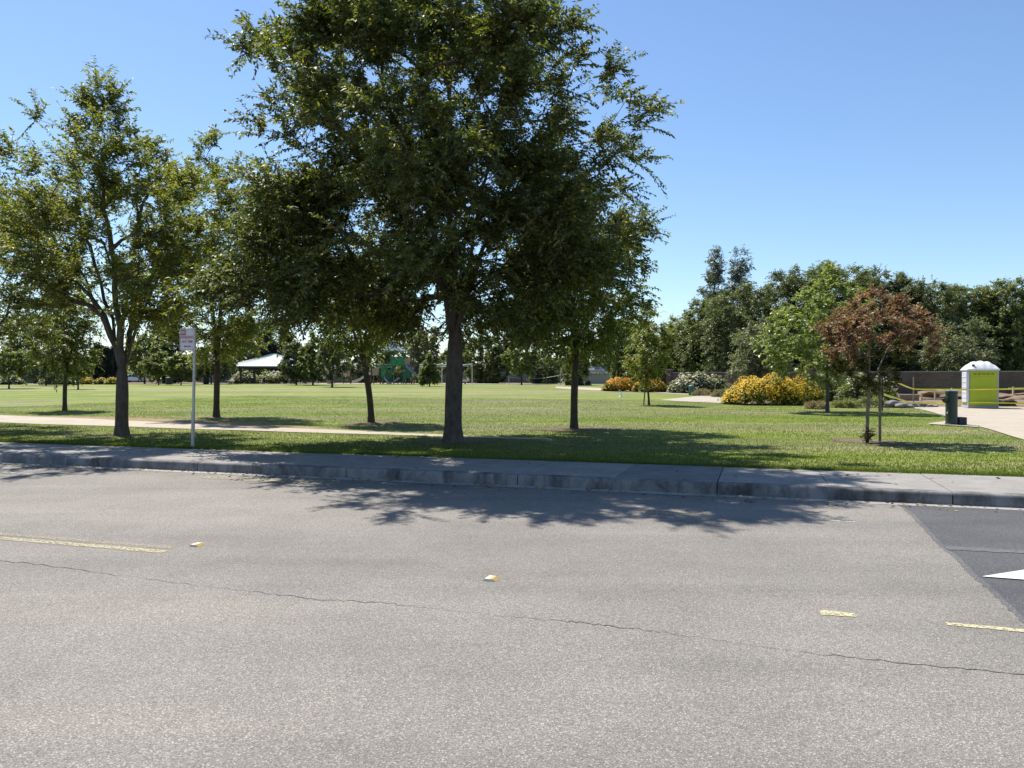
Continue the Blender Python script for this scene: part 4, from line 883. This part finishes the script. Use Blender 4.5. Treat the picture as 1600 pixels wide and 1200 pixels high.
def house(label, px, D, wpx, dep, eave, ridge, mat, gar=None, wins=(), gable=False):
    b = G(px, D); W = wpx*D/F; he = zh(eave, D)-b.z; hr = zh(ridge, D)-b.z
    t = thing('house', label, 'house', b, 0, 'houses beyond the park'); m = MB(); m.box((0, dep/2, he/2-.1), (W, dep, he+.2)); m.build('wall', mat, t)
    m = MB(); o_ = .5
    if gable:
        m.prism([(-W/2-o_, he-.1), (W/2+o_, he-.1), (W/2+o_, he+.05), (0, hr), (-W/2-o_, he+.05)], 'y', -.4, dep+.4)
    else:
        v = [(-W/2-o_, -o_, he), (W/2+o_, -o_, he), (W/2+o_, dep+o_, he), (-W/2-o_, dep+o_, he), (-W/2+W*.18, dep/2, hr), (W/2-W*.18, dep/2, hr)]
        m.add(v, [(0, 1, 5, 4), (1, 2, 5), (2, 3, 4, 5), (3, 0, 4), (3, 2, 1, 0)])
    m.build('roof', MRF, t); m = MB(); m.box((0, -o_-.02, he-.02), (W+2*o_+.04, .05, .2)); m.build('fascia', MTRIM, t)
    if gable:
        m = MB(); m.add([(-W/2+.1, -.42, he+.06), (W/2-.1, -.42, he+.06), (0, -.42, hr-.22)], [(0, 1, 2)]); m.build('gable', mat, t)
    if gar is not None:
        m = MB(); m.box((gar, -.03, 1.05), (4.6, .08, 2.1)); g = m.build('garage_door', MGAR, t); m = MB()
        for i in range(4): m.box((gar, -.075, .28+i*.5), (4.4, .02, .40), b=.005)
        m.build('door_panel', MGAR, g)
    for x, z in wins:
        m = MB(); m.box((x, -.02, z), (1.5, .08, 1.2)); w_ = m.build('window', MTRIM, t); m = MB(); m.box((x, -.065, z), (1.3, .03, 1.0)); m.build('pane', MGLS, w_)
house('grey roofed house left of the pavilion', 362, 150, 96, 9, 573, 560, MSTU2, None, ((-3, 1.5), (3.5, 1.5)))
house('house with a pale garage door behind the straight dark trunk', 930, 114, 66, 9, 582.5, 571, MSTU, 1.0, ())
house('blue grey gabled house behind the net', 846, 142, 54, 9, 577, 556, MSTU2, None, ((-1.5, 1.6), (1.5, 1.6)), True)
house('tan house behind the fence right of the swing frame', 758, 150, 70, 9, 578, 566, MSTU, None, ((-2, 1.5), (2.5, 1.5)))
house('tan house behind the left play slide', 535, 150, 70, 9, 578, 566, MSTU, None, ((-2, 1.5), (2.2, 1.5)))
house('pale house glimpsed behind the wall left of the portable toilet', 1462, 98, 60, 9, 574, 565, MGAR, None, ())
# far tree line
rng = np.random.default_rng(9); C = []; 
for px in np.arange(-420, 1120, 5.0):
    D = rng.uniform(165, 180); b = G(px, D); hmax = (20+9*math.sin(px*.031)+7*math.sin(px*.083+1)+5*math.sin(px*.21))*D/F+1.2
    for k in range(7): C.append((b.x+rng.uniform(-1, 1), b.y+rng.uniform(-3, 3), b.z+max(.4, hmax)*rng.random()))
C = np.array(C); Q, _ = leaves(rng, C, np.tile([0, -.3, .5], (len(C), 1)), 6, 8, 1.3, .75, .4)
tag(npmesh('tree_line', Q, 4, L_MID), 'distant hazy mass of trees along the horizon behind the park', 'trees', None, 'stuff')

# ------------------------------------------------------------------ pavilion and tables
MROOF = plain('pale_metal_roof', (.27, .35, .34), .5, .4, .0, .04, 2); MPOST = plain('dark_green_steel', (.05, .06, .05), .6, .3); MTAB = plain('dark_table_steel', (.035, .037, .036), .55, .4)
D = 113; b = G(428, D); s = D/F; t = thing('pavilion', 'open picnic pavilion with a pale pyramid roof', 'pavilion', b)
he = zh(572.5, D)-b.z; hr = zh(553, D)-b.z; W = 57*s
m = MB(); v = [(-W, -W*.8, he), (W, -W*.8, he), (W, W*.8, he), (-W, W*.8, he), (-.4, 0, hr), (.4, 0, hr)]
m.add(v, [(0, 1, 5, 4), (1, 2, 5), (2, 3, 4, 5), (3, 0, 4)]); m.add([(x, y, z-.12) for x, y, z in v], [(4, 5, 1, 0), (5, 2, 1), (5, 4, 3, 2), (4, 0, 3)])
m.add([v[0], v[1], v[2], v[3]]+[(x, y, z-.12) for x, y, z in v[:4]], [(0, 4, 5, 1), (1, 5, 6, 2), (2, 6, 7, 3), (3, 7, 4, 0)])
for i in range(1, 24):
    x = -W+2*W*i/24; m.tube([(x, -W*.8-.0, he+.02), (x*.09, -.02, hr+.0)], .025, 4)
m.build('roof', MROOF, t)
for x in (-.72, .72):
    for y in (-.6, .6):
        m = MB(); m.box((x*W, y*W*.9, he/2-.1), (.26, .26, he+.1)); m.build('post', MPOST, t)
m = MB(); m.box((0, -W*.54, he-.24), (W*1.7, .16, .24)); m.box((0, W*.54, he-.24), (W*1.7, .16, .24)); m.build('beam', MPOST, t)
def table(px, D, label, mat=MTAB, rz=0, Lt=2.4):
    b = G(px, D); t = thing('picnic_table', label, 'table', b+Vector((0, 0, .03)), rz, 'picnic tables'); m = MB(); m.box((0, 0, .75), (Lt, .8, .06), b=.01); m.build('tabletop', mat, t)
    for y in (-.72, .72):
        m = MB(); m.box((0, y, .45), (Lt, .28, .05), b=.01); m.build('bench', mat, t)
    for x in (-.8, .8):
        m = MB(); m.tube([(x, -.72, .43), (x, 0, .3), (x, .72, .43)], .03, 6); m.tube([(x, 0, .72), (x, 0, .05)], .045, 6); m.box((x, 0, .02), (.1, 1.4, .05)); m.build('leg', mat, t)
table(403, 111, 'picnic table under the left side of the pavilion'); table(428, 112, 'picnic table under the middle of the pavilion'); table(452, 111, 'picnic table under the right side of the pavilion'); table(350, 107, 'picnic table behind the slim yellowish tree', MGALV, 0, 2.6)
MBIN = plain('dark_bin', (.03, .035, .035), .6, .4)
def bin_(px, D, top, wpx, label, mat, cat='bin'):
    b = G(px, D); h = zh(top, D)-b.z; r_ = wpx*D/F/2; t = thing('trash_bin', label, cat, b, 0, 'trash bins'); m = MB(); m.lathe([(r_*.9, 0), (r_, .05), (r_, h*.82), (r_*1.04, h*.84), (r_*1.04, h*.88)], n=18); m.build('body', mat, t, True)
    m = MB(); m.lathe([(r_*1.04, h*.885), (r_*.9, h*.95), (r_*.45, h), (.02, h)], n=18); m.build('lid', mat, t, True)
bin_(264, 104, 589, 10, 'dark square looking bin left of the parking sign post', MBIN); bin_(322, 104, 586.5, 8.5, 'dark bin between the parking sign post and the slim tree', MBIN); bin_(1080.5, 56, 601.5, 9, 'teal bin in front of the cream flowering hedge', plain('teal_paint', (.06, .13, .14), .5, .4))
bin_(117, 96, 588.5, 9, 'dark bin beside the small dark young tree', MBIN)

# ------------------------------------------------------------------ playground
MPB = plain('brown_post', (.10, .075, .06), .5, .4); MPG = plain('play_green', (.03, .24, .12), .45, .4); MPT = plain('play_tan', (.36, .28, .2), .5, .4); MPBL = plain('slide_blue_grey', (.20, .25, .30), .35, .5); MSHADE = plain('shade_cloth', (.11, .16, .19), .8, .2); MPGY = plain('slide_grey', (.42, .42, .42), .4, .5); MPW = plain('white_steel', (.42, .45, .43), .5, .4)
D = 107; O_ = G(615, D); s = D/F
def lx(px): return (px-615)*s
def lz(py): return zh(py, D)-O_.z
t = thing('play_structure', 'green climbing frame with slides and a blue grey shade roof', 'playground', O_)
for px, y, top in ((613, -1.2, 540), (632, -1.2, 548), (645, -1.2, 548), (613, 1.2, 545), (645, 1.2, 548), (632, 1.2, 548), (596, -1.0, 571), (582, -1.0, 570), (596, 1.0, 571), (582, 1.0, 570), (600, -.9, 572), (607, -1.1, 570)):
    m = MB(); m.tube([(lx(px), y, -.1), (lx(px), y, lz(top))], .075, 8); m.build('post', MPB if px < 600 or px > 640 else MPG, t, True)
for a, b_, zz in ((613, 645, 577), (582, 600, 586), (600, 613, 583)):
    m = MB(); m.box(((lx(a)+lx(b_))/2, 0, lz(zz)), (lx(b_)-lx(a)+.2, 2.4, .12)); m.build('deck', MPB, t)
for a, b_, y0, y1, mt in ((614, 622, 559, 572, MPG), (622.5, 631, 559, 572, MPG), (634, 642, 560, 571, MPT), (584, 594, 575, 586.5, MPT), (598, 606, 573, 589, MPG), (634, 645, 578, 590, MPG), (607, 612, 578, 592, MPG)):
    m = MB(); m.box(((lx(a)+lx(b_))/2, -1.25, (lz(y0)+lz(y1))/2), (lx(b_)-lx(a), .07, lz(y0)-lz(y1)), b=.02); m.build('panel', mt, t)
m = MB()
for zz in (569.5, 574): m.tube([(lx(582), -1.1, lz(zz)), (lx(613), -1.1, lz(zz))], .05, 6)
for i in range(7): m.tube([(lx(582+i*4.4), -1.1, lz(570 if i % 2 else 574)), (lx(586.4+i*4.4), -1.1, lz(574 if i % 2 else 570))], .04, 5)
m.build('bridge_rail', plain('pale_green_rail', (.35, .5, .42), .5, .4), t)
m = MB(); ap = (lx(613), 0, lz(533)); e = lz(549)
cs = [(lx(586), -2.6, lz(548)), (lx(646), -2.6, e), (lx(646), 2.6, e), (lx(586), 2.6, lz(548))]
for i in range(4):
    a, b_ = Vector(cs[i]), Vector(cs[(i+1) % 4]); A0 = Vector(ap); rows = 6; prev = None
    for r_ in range(rows+1):
        f = r_/rows; row = []
        for c in range(9):
            q = a.lerp(b_, c/8); z_in = .0; pnt = A0.lerp(q, f); pnt.z -= .55*math.sin(math.pi*f)*.8; pnt.z += .25*f*math.sin(math.pi*c/8)*.0
            row.append(tuple(pnt))
        if prev: m.add(prev+row, [(k, k+1, 9+k+1, 9+k) for k in range(8)])
        prev = row
m.build('shade_roof', MSHADE, t, True)
def slide(parent, pts, wd, mat):
    m = MB(); vs = []; pts = [Vector(p) for p in pts]; out = []
    for a, b_ in zip(pts[:-1], pts[1:]): out += [a.lerp(b_, i/5) for i in range(5)]
    out.append(pts[-1]); cr = [(-.5, .28), (-.46, .0), (-.2, -.08), (.2, -.08), (.46, 0), (.5, .28)]
    for i, q in enumerate(out):
        tt = out[min(i+1, len(out)-1)]-out[max(i-1, 0)]; sd = Vector((-tt.y, tt.x, 0)); sd = sd.normalized() if sd.length > 1e-4 else Vector((0, 1, 0))
        vs += [tuple(q+sd*c*wd+Vector((0, 0, h*wd*1.2))) for c, h in cr]
    m.add(vs, [(i*6+k, i*6+k+1, (i+1)*6+k+1, (i+1)*6+k) for i in range(len(out)-1) for k in range(5)]); m.build('slide', mat, parent, True)
slide(t, [(lx(637), -1.3, lz(570)), (lx(641), -1.8, lz(574)), (lx(648), -2.1, lz(583)), (lx(656), -2.0, lz(590)), (lx(666), -1.8, lz(596)), (lx(673), -1.7, lz(598.5))], .85, MPBL)
slide(t, [(lx(580), -.4, lz(584)), (lx(573), -.4, lz(587)), (lx(563), -.5, lz(594)), (lx(556), -.5, lz(597)), (lx(552), -.5, lz(597.5))], .8, MPGY)
m = MB(); m.tube([(lx(604), -1.6, lz(590)), (lx(606), -2.0, lz(593)), (lx(610), -2.1, lz(597)), (lx(613), -2, lz(599.5))], .12, 8); m.tube([(lx(618), -1.6, lz(597)), (lx(622), -1.8, lz(594)), (lx(627), -1.8, lz(590.5))], .14, 8); m.build('climber', MPGY, t, True)
m = MB()
for i in range(6): m.box((lx(609)+i*.02, -1.7-i*.03, .3+i*.3), (.9, .3, .07))
m.build('stair', MPB, t)
for px in (624, 629, 637, 642):
    m = MB(); m.tube([(lx(px), -1.3, 0), (lx(px), -1.3, lz(577))], .05, 6); m.build('support', MPB, t)
# small toddler frame
O2 = G(512, 110); t = thing('toddler_frame', 'small play frame with a tan panel and grey arch slide near the pavilion', 'playground', O2); s2 = 110/F
m = MB(); m.box((.4, 0, .9), (.9, .1, 1.8), b=.03); m.build('panel', MPT, t)
for x in (-.1, .95, 2.2, 3.2):
    m = MB(); m.tube([(x, .3, 0), (x, .3, 2.0)], .06, 6); m.build('post', MPB, t)
m = MB(); m.box((2.0, .3, 1.0), (2.6, 1.2, .1)); m.build('deck', MPB, t)
m = MB(); m.box((2.7, -.1, 1.5), (.9, .06, .8), b=.02); m.build('panel', MPT, t)
slide(t, [(-.1, -.3, 1.1), (-.6, -.3, .8), (-1.1, -.3, .35), (-1.5, -.3, .15)], .6, MPGY)
# swing frame
D = 109; O_ = G(690, D); s = D/F
t = thing('swing_set', 'white steel swing frame with two bays right of the play tower', 'swing', O_)
H = zh(568.5, D)-O_.z
for px in (656, 691, 738):
    m = MB(); m.tube([((px-690)*s, -.5, 0), ((px-690)*s, -.5, H)], .06, 8); m.build('post', MPW, t, True)
for a, b_ in ((656, 691), (691, 738)):
    x0, x1 = (a-690)*s, (b_-690)*s
    m = MB(); m.tube([(x0, -.5, H-.1), (x1, -.5, H-.35)], .06, 6); m.tube([(x0, -.5, H-.4), (x1, -.5, H-.05)], .06, 6); m.build('top_rail', plain('pale_green_steel', (.34, .42, .38), .5, .4), t)
    for f in (.32, .68):
        xx = x0+(x1-x0)*f; m = MB(); m.tube([(xx-.25, -.5, H-.25), (xx-.22, -.5, .5)], .012, 4); m.tube([(xx+.25, -.5, H-.25), (xx+.22, -.5, .5)], .012, 4); ch = m.build('chain', MGALV, t)
        m = MB(); m.box((xx, -.5, .48), (.5, .2, .05), b=.015); m.build('seat', MBLK, ch)
for px, lab in ((672, 'low grey spring seat left of the thick trunk'), (727, 'low grey spring seat right of the thick trunk')):
    p = G(px, 106); t = thing('spring_rider', lab, 'play seat', p+Vector((0, 0, .03)), .3, 'spring seats'); m = MB(); m.lathe([(.12, 0), (.14, .08), (.11, .16), (.14, .24), (.12, .32)], n=10); m.build('spring', MPB, t); m = MB(); m.prism([(-.6, .35), (-.2, .3), (.35, .3), (.6, .45), (.5, .8), (.3, .9), (.25, .55), (-.35, .55), (-.6, .8)], 'y', -.12, .12); m.build('seat', MPGY, t)
# net across the lawn
D = 100; a, b_ = G(795, D), G(876, D); t = thing('volleyball_net', 'sagging white topped net between two thin posts on the lawn', 'net', a); L = b_.x-a.x
for x, h in ((0, 1.1), (L, 2.6)):
    m = MB(); m.tube([(x, 0, -.1), (x, 0, h)], .05, 8); m.build('post', MGALV, t, True)
m = MB(); pts = [(L*i/12, -.03, 1.0+(i/12)*.25-.35*math.sin(math.pi*i/12)) for i in range(13)]; m.tube(pts, .035, 5); m.build('top_cord', MPW, t)
m = MB()
for i in range(37): x = L*i/36; z = 1.0+(i/36)*.25-.35*math.sin(math.pi*i/36); m.tube([(x, -.03, z), (x, -.03, max(.1, z-.55))], .008, 3, False)
m.build('mesh', MTAB, t)
# white marker on the lawn
p = P(970, 620.5); t = thing('lawn_marker', 'small white marker cone standing alone on the lawn', 'marker', p); m = MB(); m.lathe([(.14, .02), (.14, .05), (.09, .06), (.05, .3), (.03, .36)], n=14); m.build('cone', MPWH, t, True); m = MB(); m.box((.03, 0, .012), (.32, .3, .024), b=.008); m.build('base', MPWH, t)
# light pole
D = 118; p = G(141, D); t = thing('light_pole', 'thin grey light pole left of the dark cypresses', 'lamp post', p); h = zh(505, D)-p.z; m = MB(); m.tube([(0, 0, -.1), (0, 0, h)], [.14, .09], 8); m.build('pole', MGALV, t, True); m = MB(); m.tube([(0, 0, h-.1), (-.8, 0, h+.15), (-1.2, 0, h+.15)], .05, 6); m.build('arm', MGALV, t, True); m = MB(); m.box((-1.5, 0, h+.13), (.7, .3, .14), b=.04); m.build('lamp_head', MGALV, t)

# ------------------------------------------------------------------ white car
MCAR = plain('white_car_paint', (.72, .73, .74), .25, .6, 0, .02, 2); MTYRE = plain('tyre_rubber', (.02, .02, .02), .8, .2); MLAMP = plain('headlamp_glass', (.6, .6, .58), .2, .6); MTAIL = plain('tail_lamp', (.35, .03, .03), .3, .5)
D = 150; p = G(211, D); t = thing('parked_car', 'white minivan parked beyond the lawn right of the forked trunk', 'car', p+Vector((0, 0, .0)))
pf = [(-2.35, .35), (-2.4, .62), (-2.3, .85), (-1.55, 1.0), (-.75, 1.58), (-.3, 1.68), (1.5, 1.7), (2.0, 1.62), (2.3, 1.05), (2.35, .5), (2.25, .32)]
m = MB(); nP = len(pf); secs = [(-.92, .96), (-.86, 1.0), (.86, 1.0), (.92, .96)]; vs = []
for y, k in secs: vs += [(x*k, y*(1-.16*max(0, (z-.95))/.75), .32+(z-.32)*(k if abs(y) > .9 else 1)) for x, z in pf]
m.add(vs, [tuple(range(nP)), tuple(range(4*nP-1, 3*nP-1, -1))]+[(j*nP+i, j*nP+(i+1) % nP, (j+1)*nP+(i+1) % nP, (j+1)*nP+i) for j in range(3) for i in range(nP)]); m.build('body', MCAR, t, True)
for wn in ([(-1.25, 1.05), (-.62, 1.5), (-.28, 1.56), (-.28, 1.05)], [(-.18, 1.05), (-.18, 1.57), (.75, 1.58), (.75, 1.05)], [(.85, 1.05), (.85, 1.58), (1.75, 1.55), (2.0, 1.08)]):
    m = MB(); m.add([(x, -.935+.15*(z-.95)/.75, z) for x, z in wn], [(0, 1, 2, 3)]); m.build('window', MGLS, t)
m = MB(); m.add([(-1.57, -.75, 1.03), (-1.57, .75, 1.03), (-.82, .7, 1.575), (-.82, -.7, 1.575)], [(0, 1, 2, 3)]); m.build('windshield', MGLS, t)
for x in (-1.5, 1.45):
    for y in (-.9, .9):
        m = MB(); m.tube([(x, y-.11, .34), (x, y+.11, .34)], .34, 18); wh = m.build('wheel', MTYRE, t, True); m = MB(); m.tube([(x, y*1.02-.1, .34), (x, y*1.02+.1, .34)], .2, 14); m.build('rim', MGALV, wh, True)
for y in (-.7, .7):
    m = MB(); m.box((-2.32, y, .72), (.18, .34, .16), b=.03); m.build('headlight', MLAMP, t); m = MB(); m.box((2.26, y*1.1, 1.05), (.12, .16, .4), b=.02); m.build('taillight', MTAIL, t)
